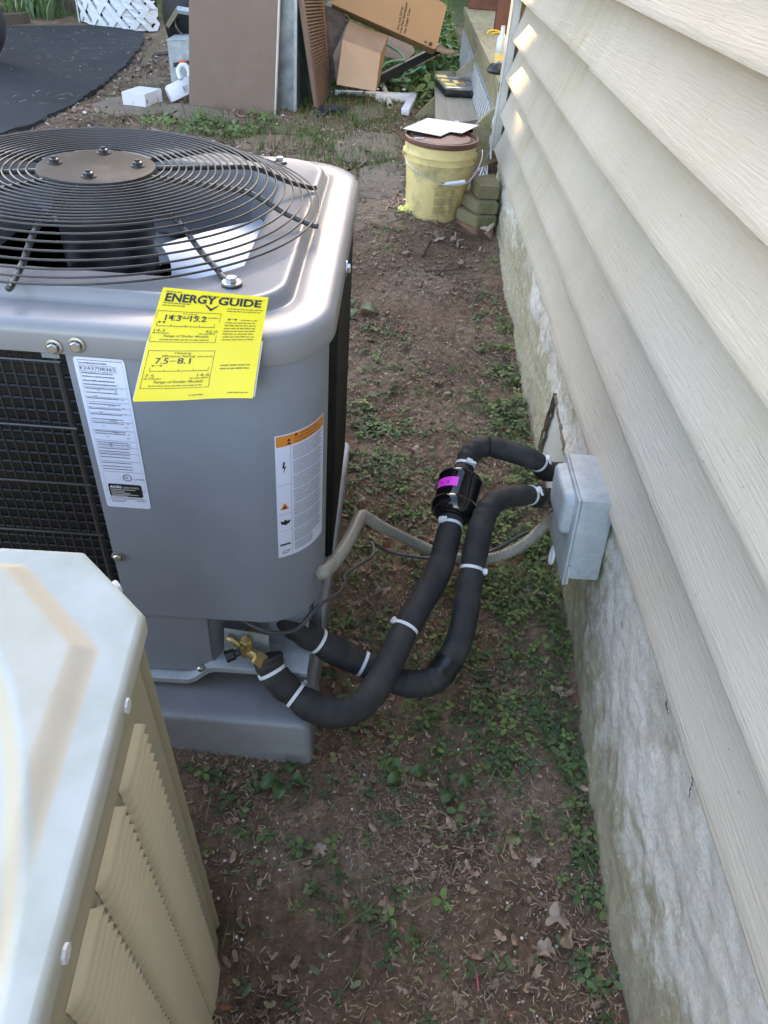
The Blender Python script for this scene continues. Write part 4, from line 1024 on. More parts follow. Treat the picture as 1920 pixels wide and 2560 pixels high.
# ================================================================== JUNCTION BOX
jb = empty('junction_box', (.56, 1.49, .25), 'galvanized metal junction box screwed to the house foundation', 'junction box')
def sh(p): return (p[0], p[1]+(p[2]-.49)*.26, p[2])
def jbuild(mb, *a, **k): mb.v = [sh(p) for p in mb.v]; return mb.build(*a, **k)
jbuild(MB().box((.527, 1.398, .272), (.612, 1.600, .490), .0035), 'body', 'galv', jb, smooth=True, auto=35)
jbuild(MB().box((.5185, 1.392, .258), (.5255, 1.606, .492), .002), 'cover', 'galv', jb, smooth=True, auto=35)
mb = MB(); L = []
for o, ins in ((.002, 0), (-.018, .002), (-.025, .007), (-.0275, .018), (-.0275, .06)):
    L.append([(.5185+o, y, z) for y, z in rrect(1.505, .425, .082-ins, .054-ins*.85, max(.02-ins*.3, .003), 40)])
n = 40; mb.add([p for l in L for p in l], [(j*n+i, j*n+(i+1) % n, (j+1)*n+(i+1) % n, (j+1)*n+i) for j in range(len(L)-1) for i in range(n)]+[tuple(4*n+i for i in range(n))])
jbuild(mb, 'raised_ring', 'galv', jb, smooth=True, auto=50)
jbuild(MB().prism([(.5275, 1.3965, .491), (.6105, 1.3965, .491), (.6105, 1.3965, .452), (.594, 1.3965, .436), (.541, 1.3965, .436), (.5275, 1.3965, .450)], (0, -.0025, 0)), 'folded_flap', 'galv', jb)
def ringm(cy, r, t, x0=.568, z0=.308):
    mb = MB(); mb.tube([(x0+r*math.cos(a), cy, z0+r*math.sin(a)) for a in np.linspace(0, 2*PI, 33)[:-1]], t, 6, closed=True); return mb
jbuild(ringm(1.3975, .0235, .0013), 'knockout', 'galv', jb, smooth=True); jbuild(ringm(1.3975, .0155, .0011), 'knockout', 'galv', jb, smooth=True)
jbuild(MB().box((.527, 1.394, .259), (.534, 1.398, .31)), 'bottom_lip', 'galv', jb)
mb = MB(); tp = AX(1381, 1387, .53)
pts = [(.53-.0, tp[1]+.014*math.cos(a), tp[2]+.030*math.sin(a)) for a in np.linspace(0, 2*PI, 25)[:-1]]; mb.tube(pts, .0055, 8, closed=True); mb.build('plastic_tab', 'tie_white', jb, smooth=True)

# ================================================================== BUCKET AND WHAT LIES ON IT
bz = gz(4.38)-.02; BC = np.array([.262, 4.40])
bk = empty('bucket', (BC[0], BC[1], bz), 'dirty yellow five gallon bucket with brown lid beside the house corner', 'bucket')
ztop = .602
b = MB().lathe((BC[0], BC[1], 0), [(.001, bz), (.160, bz), (.166, bz+.01), (.180, bz+.24), (.184, bz+.262), (.1855, bz+.268), (.187, bz+.272), (.1895, bz+.310), (.201, bz+.312), (.202, bz+.316), (.193, bz+.320), (.194, bz+.345), (.206, bz+.347), (.207, bz+.351), (.197, bz+.355), (.198, ztop-.02), (.001, ztop-.02)], 64, cap=(0, 0))
b.build('pail', 'bucket', bk, smooth=True, auto=35)
b = MB().lathe((BC[0], BC[1], 0), [(.203, ztop-.028), (.207, ztop-.026), (.209, ztop-.008), (.206, ztop), (.198, ztop+.001), (.192, ztop-.004), (.188, ztop-.014), (.184, ztop-.016), (.165, ztop-.010), (.160, ztop-.006), (.001, ztop-.005)], 64, cap=(0, 0))
b.build('lid', 'lid', bk, smooth=True, auto=35)
h0, h1 = AY(1010, 378, BC[1]-.01), AY(1194, 358, BC[1]-.01)
hpts = spline([(BC[0]-.202, BC[1], bz+.335), AY(1013, 395, 4.27), AY(1025, 415, 4.20), AY(1060, 438, 4.165), AY(1110, 462, 4.15), AY(1165, 458, 4.15), AY(1193, 425, 4.20), AY(1206, 390, 4.30), AY(1203, 375, 4.36), (BC[0]+.205, BC[1], bz+.340)], 8)
MB().tube(hpts, .0028, 8).build('wire_handle', 'zinc', bk, smooth=True)
g0, g1 = AY(1112, 461, 4.148), AY(1163, 454, 4.148); MB().tube([g0+(g1-g0)*t for t in np.linspace(0, 1, 9)], [.010, .0105, .0105, .0105, .0115, .0105, .0105, .0105, .010], 12).build('hand_grip', 'white_plastic', bk, smooth=True, auto=40)
for s_ in (-1, 1): MB().lathe((BC[0]+s_*.192, BC[1]-.01, bz+.335), [(.001, 0), (.02, 0), (.02, .016), (.001, .018)], 16, axis=(s_, 0, 0), cap=(0, 0)).build('handle_ear', 'bucket', bk, smooth=True, auto=40)
# printed panel on the pail
def bmap(o):
    def fn(u, v):      # u: angle in "radians" about the front, v: height above base
        r = .166+.014*(v-.01)/.23+o; a = -PI/2+u; return (BC[0]+r*math.cos(a), BC[1]+r*math.sin(a), bz+v)
    return fn
MT['ink_bucket'] = simple('ink_bucket', (.20, .17, .07), .6, bstr=0)
pr = P2(); 
def btx(u, v, t, h, w): 
    a, f = text_geo(t, 1.0, bold=.02); a = np.array(a); wd = a[:, 0].max()-a[:, 0].min(); pr._a([((p[0]-a[:, 0].min())*w/wd+u, p[1]*h*1.35+v) for p in a], f)
btx(.06, .228, "TETRA'S SUGGESTIONS FOR", .008, .52); btx(-.03, .212, 'SUCCESSFUL AQUARIUM KEEPING', .010, .74)
pr.build('print', 'ink_bucket', bmap(.0012), bk)
pr = P2(); pr.rect(-.08, .205, .72, .2065, 10); pr.rect(-.14, .199, .72, .2005, 10); pr.frame(-.12, .055, .38, .195, .0016); pr.rect(-.16, .045, .45, .0465, 10)
for v in np.arange(.185, .06, -.0058):
    if not (.10 < v < .108 or .148 < v < .152): pr.words(-.09, .35, v, .0036, random.uniform(.75, 1))
for v in np.arange(.19, .06, -.008): pr.words(.42, .66, v, .0038, random.uniform(.5, 1))
pr.build('print', 'ink_bucket', bmap(.0010), bk)
# sheet metal offcut on the lid, a bit of clip
zt = ztop+.006
sm = [AZ(980+x/5.53, 280+y/5.53, z) for x, y, z in ((490, 88, zt+.006), (1205, 188, zt+.012), (970, 298, zt+.004), (812, 276, zt), (668, 338, zt-.002), (148, 234, zt+.010))]
mb = MB().prism(sm, (0, 0, .0025)); o = mb.build('metal_offcut', 'sheet_metal'); tag(o, 'pale notched piece of sheet metal lying on the bucket lid', 'sheet metal')
cl = AZ(1047, 346, ztop-.004); mb = MB(); mb.obox(cl, (.026, .004, 0), (-.001, .005, 0), (0, 0, .002)); mb.obox(cl+np.array([.022, .006, .001]), (.010, .011, 0), (-.003, .003, 0), (0, 0, .002)); o = mb.build('plastic_clip', 'white_plastic'); tag(o, 'small white plastic clip on the front of the bucket lid', 'clip')
cl = AZ(1143, 305, ztop+.008); mb = MB(); mb.obox(cl, (.013, 0, 0), (0, .008, 0), (0, 0, .006), .002); o = mb.build('white_scrap', 'white_plastic'); tag(o, 'tiny white plastic scrap at the back edge of the bucket lid', 'scrap')

# ================================================================== BRICK STACK
def brick(px, py, z0, L, Wd, H, rot, mat, label, y=None):
    """front lower corner at the pixel on plane z0"""
    p = AZ(px, py, z0); a = R(rot); u = np.array([math.cos(a), math.sin(a), 0]); w = np.array([-math.sin(a), math.cos(a), 0])
    c = p+u*L/2+w*Wd/2+np.array([0, 0, H/2]); mb = MB().obox(c, u*L/2, w*Wd/2, (0, 0, H/2), .006)
    mb.v = [tuple(np.array(q)+rng.normal(0, .0009, 3)) for q in mb.v]
    o = mb.build('brick', mat); tag(o, label, 'brick', 'bricks stacked against the house'); return o
gb = gz(4.05)
B = lambda x, y: (980+x/5.53, 280+y/5.53)
hB = .064
def vbrick(C_, Lf, Rt, z0, z1, mat, label):
    C_, Lf, Rt = (np.array(q, float)[:2] for q in (C_, Lf, Rt)); D_ = Lf+Rt-C_+np.array([.03, .10])
    P = [Lf, C_, Rt, D_]; c = sum(P)/4; bm = bmesh.new()
    vs = [bm.verts.new((p[0]+rng.normal(0, .0015), p[1]+rng.normal(0, .0015), z)) for z in (z0, z1) for p in P]
    for f in ((0, 1, 2, 3), (4, 7, 6, 5), (0, 4, 5, 1), (1, 5, 6, 2), (2, 6, 7, 3), (3, 7, 4, 0)): bm.faces.new([vs[q] for q in f])
    bmesh.ops.recalc_face_normals(bm, faces=bm.faces); bmesh.ops.bevel(bm, geom=list(bm.edges), offset=.006, segments=2, affect='EDGES'); bm.verts.index_update()
    mb = MB().add([v.co[:] for v in bm.verts], [tuple(q.index for q in f.verts) for f in bm.faces]); bm.free()
    o = mb.build('brick', mat); return tag(o, label, 'brick', 'bricks stacked against the house')
vbrick((.497, 4.128), (.385, 4.26), (.600, 4.165), .10, .206, 'brick_red', 'reddish bottom brick of the stack beside the bucket, half in leaves')
vbrick((.493, 4.120), (.382, 4.262), (.603, 4.158), .208, .271, 'brick', 'mossy green brick second from the soil in the stack beside the bucket')
vbrick((.492, 4.150), (.396, 4.336), (.604, 4.178), .273, .335, 'brick', 'mossy green brick third from the soil in the stack beside the bucket')
vbrick((.490, 4.215), (.455, 4.385), (.606, 4.232), .337, .405, 'brick', 'topmost yellow green brick of the stack, covered with debris')
# ================================================================== JUNK PILE BEHIND THE HEAT PUMP
def A3(p): return np.array(p, float)
def PPL(px, py, p0, n):
    d = ray(px, py); t = np.dot(np.array(p0)-CO, n)/np.dot(d, n); return CO+d*t
def single(mb, name, mat, label, cat, group=None, **kw):
    o = mb.build(name, mat, None, **kw); tag(o, label, cat, group); return o
# leaning brown sheet-metal panel
bl, br = GP(473, 268), GP(685, 292); tl, tr = AY(472, 0, bl[1]+.12), AY(695, 0, br[1]+.12)
tl2, tr2 = bl+(tl-bl)*1.25, br+(tr-br)*1.25; nn = np.cross(br-bl, tl-bl); nn /= np.linalg.norm(nn)
if nn[1] < 0: nn = -nn
bpn = empty('steel_sheet', (bl+br)/2, 'large flat brown metal panel leaning in front of the junk pile', 'metal panel')
MB().prism([bl, br, tr2, tl2], nn*.035).build('face', 'brown_metal', bpn)
e_ = (br-bl)/np.linalg.norm(br-bl); MB().prism([br+e_*.001-nn*.002, br+e_*.010-nn*.002, tr2+e_*.010-nn*.002, tr2+e_*.001-nn*.002], nn*.034).build('edge_flange', 'trim', bpn)
for a, b, w in (((655, 147), (656, 153), 2.2), ((657, 160), (659, 190), .7), ((636, 231), (655, 232), .8), ((512, 226), (524, 236), 1.4), ((528, 190), (530, 200), 1.2), ((600, 62), (603, 70), .8), ((672, 26), (677, 30), 1.5)):
    q4 = [PPL(a[0]-w, a[1], bl-nn*.0012, nn), PPL(a[0]+w, a[1]+.5, bl-nn*.0012, nn), PPL(b[0]+w*.5, b[1], bl-nn*.0012, nn), PPL(b[0]-w*.5, b[1]-.5, bl-nn*.0012, nn)]
    build('scratch', q4, [(0, 1, 2, 3)], 'scratch_pale' if a[1] < 170 or a[0] > 620 else 'rust_coil', bpn)
# galvanized duct
d0, d1 = GP(690, 274), GP(741, 279); hgt = 1.5
dct = MB().prism([d0, d1, d1+A3((.05, .62, .02)), d0+A3((.05, .62, .02))], (0.02, .04, hgt)); dct.v = [tuple(q) for q in dct.v]
dk = empty('sheet_duct', d1, 'grey galvanized duct section standing between the brown panel and the brown grille', 'duct')
dct.build('duct_body', 'duct', dk)
MB().prism([d1+A3((.001, -.006, 0)), d1+A3((-.02, -.006, 0)), d1+A3((0, .034, hgt)), d1+A3((.021, .034, hgt))], (0, -.004, 0)).build('seam', 'galv', dk)
# brown louvered grille
q0, q1 = GP(797, 285), GP(829, 243); q2, q3 = AY(755, 0, q0[1]+.06), AY(811, 0, q1[1]+.06)
q2, q3 = q0+(q2-q0)*1.3, q1+(q3-q1)*1.3
gr = empty('louvered_grille', q0, 'brown louvered grille panel leaning on edge beside the cardboard boxes', 'grille')
gn = np.cross(q1-q0, q2-q0); gn /= np.linalg.norm(gn)
if gn[1] > 0: gn = -gn
ux = (q1-q0)
for a, b, w in ((q0, q2, .03), (q1, q3, .03)):
    s_ = 1 if a is q0 else -1; MB().prism([a, a+ux*.10*s_, b+(q3-q2)*.10*s_, b], -gn*.03).build('frame', 'brown_metal', gr)
for k in range(40):
    t = .035+.955*k/40; p = q0+(q2-q0)*t; r = q1+(q3-q1)*t; w = r-p
    up = (q2-q0)/np.linalg.norm(q2-q0)
    MB().prism([p+w*.08, r-w*.08, r-w*.08+up*.012-gn*.016, p+w*.08+up*.012-gn*.016], up*.006).build('slat', 'grill_brown', gr)
MB().prism([q0-gn*.028, q1-gn*.028, q3-gn*.028, q2-gn*.028], -gn*.004).build('backing', 'dark_gap', gr)
# old coil with return bends
oc = empty('old_coil', GP(840, 215), 'rusty old finned coil standing behind the brown grille', 'coil')
cp = [AY(812, 12, 7.05), AY(866, 36, 7.05), AY(850, 120, 7.0), AY(846, 196, 6.95), AY(826, 200, 6.95)]
MB().prism(cp, (0.02, .25, .01)).build('fin_pack', 'rust_coil', oc)
for k in range(11):
    t = k/10; p = AY(862-18*t+3*math.sin(5*t), 44+145*t, 7.0); MB().tube([p+A3((.03*math.cos(a), -.01, .02*math.sin(a))) for a in np.linspace(-PI/2, PI/2, 8)], .009, 6).build('return_bend', 'rust_coil', oc)
# big flat carton
face = [AY(828, 9, 6.98), AY(1078, 120, 6.93), AY(1086, 123, 6.93), AY(1092, 119, 6.935), AY(1115, 25, 7.02), AY(1117, 16, 7.03), AY(1112, 10, 7.035), AY(985, -70, 7.12), AY(856, -120, 7.10)]
fn_ = np.cross(face[1]-face[0], face[4]-face[0]); fn_ /= np.linalg.norm(fn_)
if fn_[1] < 0: fn_ = -fn_
face = [p-fn_*np.dot(p-face[0], fn_) for p in face]
bc = empty('large_carton', face[1], 'large brown cardboard carton with handling warnings, tilted on top of the junk pile', 'cardboard box')
MB().prism(face, fn_*.20).build('carton', 'cardboard', bc)
def cmap(o): return lambda px, py: PPL(px, py, face[0]-fn_*o, fn_)
pr = Print()
def ptext(t, p0, p1, size):
    """text running in the photograph from p0 to p1"""
    a, f = text_geo(t, 1.0, bold=.03); a = np.array(a); w = a[:, 0].max()-a[:, 0].min()
    p0, p1 = np.array(p0), np.array(p1); d = (p1-p0)/w; n = np.array([d[1], -d[0]])/np.linalg.norm(d)*size
    pr._a([tuple(p0+d*(x-a[:, 0].min())+n*y*1.35) for x, y in a], f)
C3 = lambda x, y: (780+x/4.608, y/4.608)
ptext('Do not Drop', C3(1000, 345), C3(1050, 75), 5.6); ptext('Ne Pas Echapper', C3(1030, 378), C3(1105, 22), 5.6); ptext('No Dejar Caer', C3(1078, 385), C3(1138, 92), 5.6)
pr._a([C3(1298, 470), C3(1322, 472), C3(1320, 497), C3(1296, 494)], [(0, 1, 2, 3)])
pr._a([tuple(np.array(C3(1365, 508))+np.array([5.2*math.cos(a), 5.8*math.sin(a)])) for a in np.linspace(0, 2*PI, 13)[:-1]], [tuple(range(12))])
MT['ink_brown'] = simple('ink_brown', (.055, .03, .018), .7, bstr=0)
build('print', [cmap(.0025)(u, v) for u, v in pr.v], pr.f, 'ink_brown', bc)['kind'] = 'stuff'
# small open carton
sc_ = empty('open_carton', GP(890, 222), 'small open cardboard carton with a handle slit, lying on the grass', 'cardboard box')
SF = {k: AY(*C3(*v), y) for k, v, y in (('tl', (350, 455), 6.84), ('tr', (790, 620), 6.84), ('br', (735, 1052), 6.60), ('bl', (285, 975), 6.60), ('ful', (430, 240), 7.0), ('fur', (680, 345), 7.0), ('rr', (882, 410), 6.98), ('su', (425, 165), 7.12), ('sm', (345, 410), 6.98), ('sl', (243, 640), 6.93), ('sb', (300, 795), 6.80), ('bm', (388, 938), 6.72))}
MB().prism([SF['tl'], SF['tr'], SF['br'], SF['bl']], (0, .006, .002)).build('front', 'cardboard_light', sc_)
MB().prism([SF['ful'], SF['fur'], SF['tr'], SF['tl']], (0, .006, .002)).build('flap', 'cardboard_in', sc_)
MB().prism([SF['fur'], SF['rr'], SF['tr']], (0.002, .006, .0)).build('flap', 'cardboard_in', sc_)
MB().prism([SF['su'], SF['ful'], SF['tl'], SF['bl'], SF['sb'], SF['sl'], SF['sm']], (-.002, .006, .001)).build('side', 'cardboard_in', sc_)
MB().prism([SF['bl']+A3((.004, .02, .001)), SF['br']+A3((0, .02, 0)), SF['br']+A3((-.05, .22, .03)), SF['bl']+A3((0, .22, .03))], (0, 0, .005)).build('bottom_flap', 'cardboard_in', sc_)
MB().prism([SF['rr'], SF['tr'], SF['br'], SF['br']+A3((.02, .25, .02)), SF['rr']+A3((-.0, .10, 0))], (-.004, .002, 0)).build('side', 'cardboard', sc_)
sn_ = np.cross(SF['tr']-SF['tl'], SF['bl']-SF['tl']); sn_ /= np.linalg.norm(sn_)
if sn_[1] > 0: sn_ = -sn_
fm = lambda x, y: PPL(*C3(x, y), SF['tl']+sn_*.002, sn_)
build('handle_slit', [fm(342, 808), fm(672, 932), fm(670, 940), fm(345, 818)], [(0, 1, 2, 3)], 'dark_gap', sc_)
# white plastic bracket
wb = empty('plastic_bracket', GP(940, 250), 'white L shaped plastic bracket lying in the grass before the cartons', 'bracket')
def bar(a, b, w, h, name, parent, mat, z=0, bev=.006):
    a, b = A3(a), A3(b); d = b-a; L = np.linalg.norm(d); u = d/L; s = np.cross(u, (0, 0, 1)); s /= np.linalg.norm(s); t = np.cross(s, u)
    return MB().obox((a+b)/2+t*(h/2+z), u*L/2, s*w/2, t*h/2, bev).build(name, mat, parent, smooth=True, auto=30)
bar(GP(838, 240), GP(1035, 247), .045, .042, 'long_arm', wb, 'white_plastic')
bar(GP(938, 254), GP(1024, 257), .02, .062, 'plate', wb, 'white_plastic')
bar(GP(1034, 248), GP(1012, 289), .065, .050, 'short_arm', wb, 'white_plastic')
for px, py in ((942, 240), (1008, 241)):
    p = GP(px, py+4); MB().lathe((p[0], p[1]-.01, p[2]+.062), [(.001, 0), (.016, 0), (.018, .006), (.010, .010), (.001, .010)], 14, cap=(0, 0)).build('boss', 'white_plastic', wb, smooth=True)
# pipes, strips, hose
p0, p1 = GP(945, 214)+A3((0, 0, .02)), AY(1084, 138, 7.75)
pp = empty('pvc_pipe', p0, 'long dirty cream plastic pipe lying obliquely beside the open carton', 'pipe')
MB().tube([p0+(p1-p0)*t for t in np.linspace(0, 1, 8)], .0225, 16).build('pipe', 'pvc', pp, smooth=True, auto=40)
MB().tube([p0+(p1-p0)*t for t in (0, .02, .07, .075)], [.026, .029, .029, .024], 16).build('coupling', 'pvc', pp, smooth=True, auto=40)
p0, p1 = GP(975, 271)+A3((0, 0, .022)), GP(955, 217)+A3((0, 0, .03))
pv, pf = tube_geo([p0, p1], .021, 16, cap=False); iv, jf = tube_geo([p0, p1], .016, 16, cap=False)
mb = MB(); mb.add(pv, pf); mb.add(iv, jf); mb.add(pv[:16]+iv[:16], [(i, (i+1) % 16, 16+(i+1) % 16, 16+i) for i in range(16)])
single(mb, 'pvc_pipe', 'pvc', 'short hollow plastic pipe passing under the white bracket', 'pipe', smooth=True, auto=40)
p0, p1 = AY(948, 198, 6.95), AY(1102, 119, 7.45)
single(MB().obox((p0+p1)/2, (p1-p0)/2, (0, .03, .004), (-.012, 0, .028), .004), 'rubber_strip', 'black_plastic', 'long black strip leaning from the soil up to the large carton', 'strip')
p0, p1 = AY(942, 190, 7.0), AY(1030, 158, 7.5); single(MB().obox((p0+p1)/2, (p1-p0)/2, (0, .02, 0), (0, 0, .008)), 'cardboard_strip', 'cardboard', 'narrow brown cardboard strip below the black strip', 'cardboard strip')
p = [AY(*C3(800, 640), 7.3), AY(*C3(1070, 700), 7.5), AY(*C3(1180, 610), 7.7), AY(*C3(1090, 480), 7.8), AY(*C3(880, 430), 7.6)]
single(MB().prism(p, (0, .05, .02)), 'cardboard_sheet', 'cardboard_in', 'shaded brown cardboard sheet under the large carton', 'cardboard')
p = [AY(*C3(1430, 590), 7.2), AY(*C3(1590, 640), 7.4), AY(*C3(1680, 620), 7.6), AY(*C3(1600, 600), 7.6), AY(*C3(1470, 540), 7.3)]
single(MB().prism(p, (0, .01, .015)), 'carton_flap', 'cardboard_light', 'torn cardboard flap sticking out to the right of the large carton', 'cardboard')
for name, lab, pts in (('garden_hose', 'pale green hose arching up between the cartons', [(780, 805, 6.9), (850, 730, 6.95), (960, 700, 7.05), (1060, 690, 7.15), (1000, 600, 7.25), (860, 515, 7.3), (820, 480, 7.3)]),
                       ('garden_hose', 'green hose lying in the grass behind the plastic pipe', [(950, 920, 7.0), (1040, 935, 7.05), (1130, 930, 7.1), (1040, 880, 7.3), (1150, 840, 7.5), (1250, 780, 7.6), (1300, 800, 7.6), (1280, 740, 7.7)])):
    P = spline([AY(*C3(x, y), yy) for x, y, yy in pts], 10); single(MB().tube(P, .009, 8), name, 'hose_green', lab, 'hose', smooth=True)
# black glove-like scraps
rr_ = random.Random(3)
gl = GP(825, 285)
mb = MB()
bm = bmesh.new(); bmesh.ops.create_icosphere(bm, subdivisions=4, radius=1)
for vv in bm.verts:
    c = vv.co; k = 1+.45*math.sin(4*c.x+3*c.y)*math.sin(5*c.y+2*c.z)+.2*math.sin(11*c.x+7*c.z)
    vv.co = Vector((c.x*.13*k, c.y*.10*k, max(-.02, c.z*.045*k)))
bm.verts.index_update(); mb.add([np.array(vv.co)+gl+A3((0, 0, .01)) for vv in bm.verts], [tuple(q.index for q in ff.verts) for ff in bm.faces]); bm.free()
single(mb, 'work_glove', 'glove', 'crumpled black work glove on the soil at the foot of the brown grille', 'glove', smooth=True)
# white box
wf, wl_, wr = GP(366, 275), GP(309, 268), GP(407, 257); wtop = AY(362, 237, wf[1])[2]-wf[2]
b4 = wl_+wr-wf; zb_ = (wf[2]+wl_[2]+wr[2])/3
bx_ = empty('white_box', (wf+b4)/2, 'small white cardboard box on a flagstone beside the driveway', 'box')
base_ = [A3((p[0], p[1], zb_)) for p in (wf, wl_, b4, wr)]
MB().prism(base_, (0, 0, wtop)).build('box_body', 'white_card', bx_)
s1 = (wr-wf); w_ = lambda u, v: A3((wf[0]+s1[0]*u, wf[1]+s1[1]*u-.002, zb_+wtop*v))
build('label_print', [w_(.08, .35), w_(.14, .35), w_(.14, .62), w_(.08, .62)], [(0, 1, 2, 3)], 'ink_grey', bx_)
build('side_flap', [w_(.93, .1), w_(.985, .12), w_(.985, .93), w_(.72, .9), (w_(.75, .5)), w_(.80, .35)], [(0, 1, 2, 3, 4, 5)], 'white_plastic', bx_)
# jug
jg = empty('plastic_jug', GP(445, 256), 'white plastic jug with a handle tipped against the brown panel', 'jug')
jp = [AY(412, 214, 6.22), AY(474, 187, 6.32), AY(488, 228, 6.30), AY(432, 257, 6.20)]
jn = np.cross(jp[1]-jp[0], jp[3]-jp[0]); jn /= np.linalg.norm(jn); jn = jn if jn[1] > 0 else -jn
jp = [p-jn*np.dot(p-jp[0], jn) for p in jp]
c_ = sum(jp)/4+jn*.05; MB().obox(c_, ((jp[1]-jp[0])+(jp[2]-jp[3]))/4, ((jp[0]-jp[3])+(jp[1]-jp[2]))/4, jn*.05, .012).build('jug_body', 'white_plastic', jg, smooth=True, auto=30)
MB().tube(spline([AY(452, 198, 6.28), AY(446, 178, 6.30), AY(452, 165, 6.32), AY(464, 164, 6.33), AY(473, 178, 6.32), AY(474, 192, 6.31)], 8), .018, 12).build('handle', 'white_plastic', jg, smooth=True)
MB().lathe(AY(458, 163, 6.40), [(.001, 0), (.03, 0), (.03, .03), (.001, .032)], 16, cap=(0, 0)).build('cap', 'orange_cap', jg)
jm = lambda px, py: PPL(px, py, c_-jn*.0515, jn)
pr = Print()
for (a, b) in (((456, 217), (463, 226)), ((459, 222), (470, 221))): pr._a([a, (a[0]+2, a[1]), (b[0]+1, b[1]), (b[0]-1, b[1]+1)], [(0, 1, 2, 3)])
pr2 = Print()
for y in (217, 221, 226, 230): pr2._a([(456+ (y-217)*.3, y), (470, y-5), (470, y-3.6), (456+(y-217)*.3, y+1.4)], [(0, 1, 2, 3)])
for o in (build('mark', [jm(*p) for p in pr.v], pr.f, 'ink_red', jg), build('print', [jm(*p) for p in pr2.v], pr2.f, 'ink_grey', jg)): o['kind'] = 'stuff'
# bin and black bag
bnr = empty('plastic_bin', GP(445, 208), 'bluish clear plastic bin behind the white jug', 'bin')
P_ = [AY(418, 101, 6.55), AY(500, 97, 6.55), AY(500, 205, 6.52), AY(428, 205, 6.52)]
MB().prism(P_, (0, .35, 0)).build('bin_body', 'clear_bin', bnr); MB().prism([AY(416, 102, 6.54), AY(500, 97.5, 6.54), AY(500, 94.5, 6.54), AY(416, 99, 6.54)], (0, .37, 0)).build('rim', 'galv', bnr)
MB().prism([AY(433, 157, 6.525), AY(474, 151, 6.525), AY(474, 162, 6.525), AY(434, 168, 6.525)], (0, -.004, 0)).build('dark_sticker', 'ink', bnr)
mb = MB(); outl = [(405, -40), (401, 10), (402, 35), (408, 62), (414, 84), (419, 100), (500, 96), (500, -40)]
L = []
for ins, dy in ((.12, 0), (.03, .05), (0, .14), (.03, .30), (.12, .36)):
    P = [AY(*p, 6.80) for p in outl]; c0 = sum(P)/len(P); L.append([c0+(p-c0)*(1-ins)+A3((0, dy, 0)) for p in P])
n = 8; mb.add([p for l in L for p in l], [(j*n+i, j*n+(i+1) % n, (j+1)*n+(i+1) % n, (j+1)*n+i) for j in range(4) for i in range(n)]+[tuple(range(n)), tuple(4*n+i for i in range(n))])
bg_ = empty('black_bag', GP(440, 130), 'black bag standing behind the bin, half hidden by the brown panel', 'bag')
mb.build('bag_body', 'black_fabric', bg_, smooth=True)
MB().tube(spline([AY(436, 40, 6.77), AY(440, 65, 6.77), AY(455, 85, 6.77), AY(474, 92, 6.77)], 8), .008, 8).build('strap', 'rust_coil', bg_, smooth=True)
# bent metal frame leg
s0p, s1p, s2p = GP(357, 165), AY(444, 24, 6.62), AY(500, 33, 6.62)
mb = MB(); mb.tube([s0p, s0p+(s1p-s0p)*.5, s1p], [.030, .024, .022], 4); fr = empty('bent_frame', s0p, 'bent grey metal leg propped from the soil to the black bag', 'metal frame')
mb.build('leg', 'wood_grey', fr); MB().tube([s1p, s2p], .024, 4).build('crossbar', 'galv', fr)
# long thin rod near the bin
p0, p1 = GP(372, 143), GP(440, 138); single(MB().tube([p0+A3((0, 0, .02)), p1+A3((0, 0, .02))], .02, 6), 'rusty_rod', 'rust_coil', 'short rusty rod lying on the soil left of the bin', 'rod')

# ================================================================== WHITE LATTICE SKIRT (far left), tyre, plants
ls = empty('lattice_skirt', GP(300, 76), 'white diagonal lattice skirting at the end of the driveway', 'lattice')
LB = [GP(203, 56), GP(213, 60), GP(260, 72), GP(336, 82), GP(402, 81)]; LB = spline(LB, 10); dl_ = np.concatenate([[0], np.cumsum(np.linalg.norm(np.diff(LB[:, :2], axis=0), axis=1))])
LT = dl_[-1]
def lsk(s, h, o=0):
    s = min(max(s, 0), LT); p = np.array([np.interp(s, dl_, LB[:, k]) for k in range(3)]); e = .02; t = np.array([np.interp(min(s+e, LT), dl_, LB[:, k])-np.interp(max(s-e, 0), dl_, LB[:, k]) for k in range(2)]); t /= np.linalg.norm(t)
    return A3((p[0]+t[1]*o, p[1]-t[0]*o, p[2]+h))
LH = .85
v, f = grid(30, 6, lambda a, b: lsk(a*LT, .02+b*LH, -.03)); build('void_backing', v, f, 'dark_gap', ls, smooth=True)  # near-black sheet stands in for the shaded void behind the strips
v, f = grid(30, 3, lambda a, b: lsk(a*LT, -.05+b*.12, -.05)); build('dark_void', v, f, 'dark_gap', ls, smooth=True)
pit = .235; wd = .036
for sgn_ in (1, -1):
    k = -12
    while k*pit/2 < LT+LH:
        c = k*pit/2; back = k % 2; k += 1; pts = []; wd = .060 if back else .034
        for h in np.linspace(.015, LH, 14):
            s = c+sgn_*h*.95+(0 if sgn_ > 0 else 0)
            if 0 <= s <= LT: pts.append((s, h))
        if len(pts) < 2: continue
        o1, o2 = (.0, .010) if sgn_ > 0 else (.012, .022)
        if back: o1, o2 = o1-.026, o2-.026
        vv = []
        for s, h in pts: vv += [lsk(s-wd, h, o1), lsk(s+wd, h, o1), lsk(s+wd, h, o2), lsk(s-wd, h, o2)]
        ff = [(i*4+q, i*4+(q+1) % 4, (i+1)*4+(q+1) % 4, (i+1)*4+q) for i in range(len(pts)-1) for q in range(4)]+[(0, 1, 2, 3)]
        build('lattice_strip', vv, ff, 'lattice_white', ls)
v, f = grid(4, 8, lambda a, b: lsk(-.0+.04*a, .0+b*LH, .024)); build('end_board', v, f, 'lattice_white', ls)
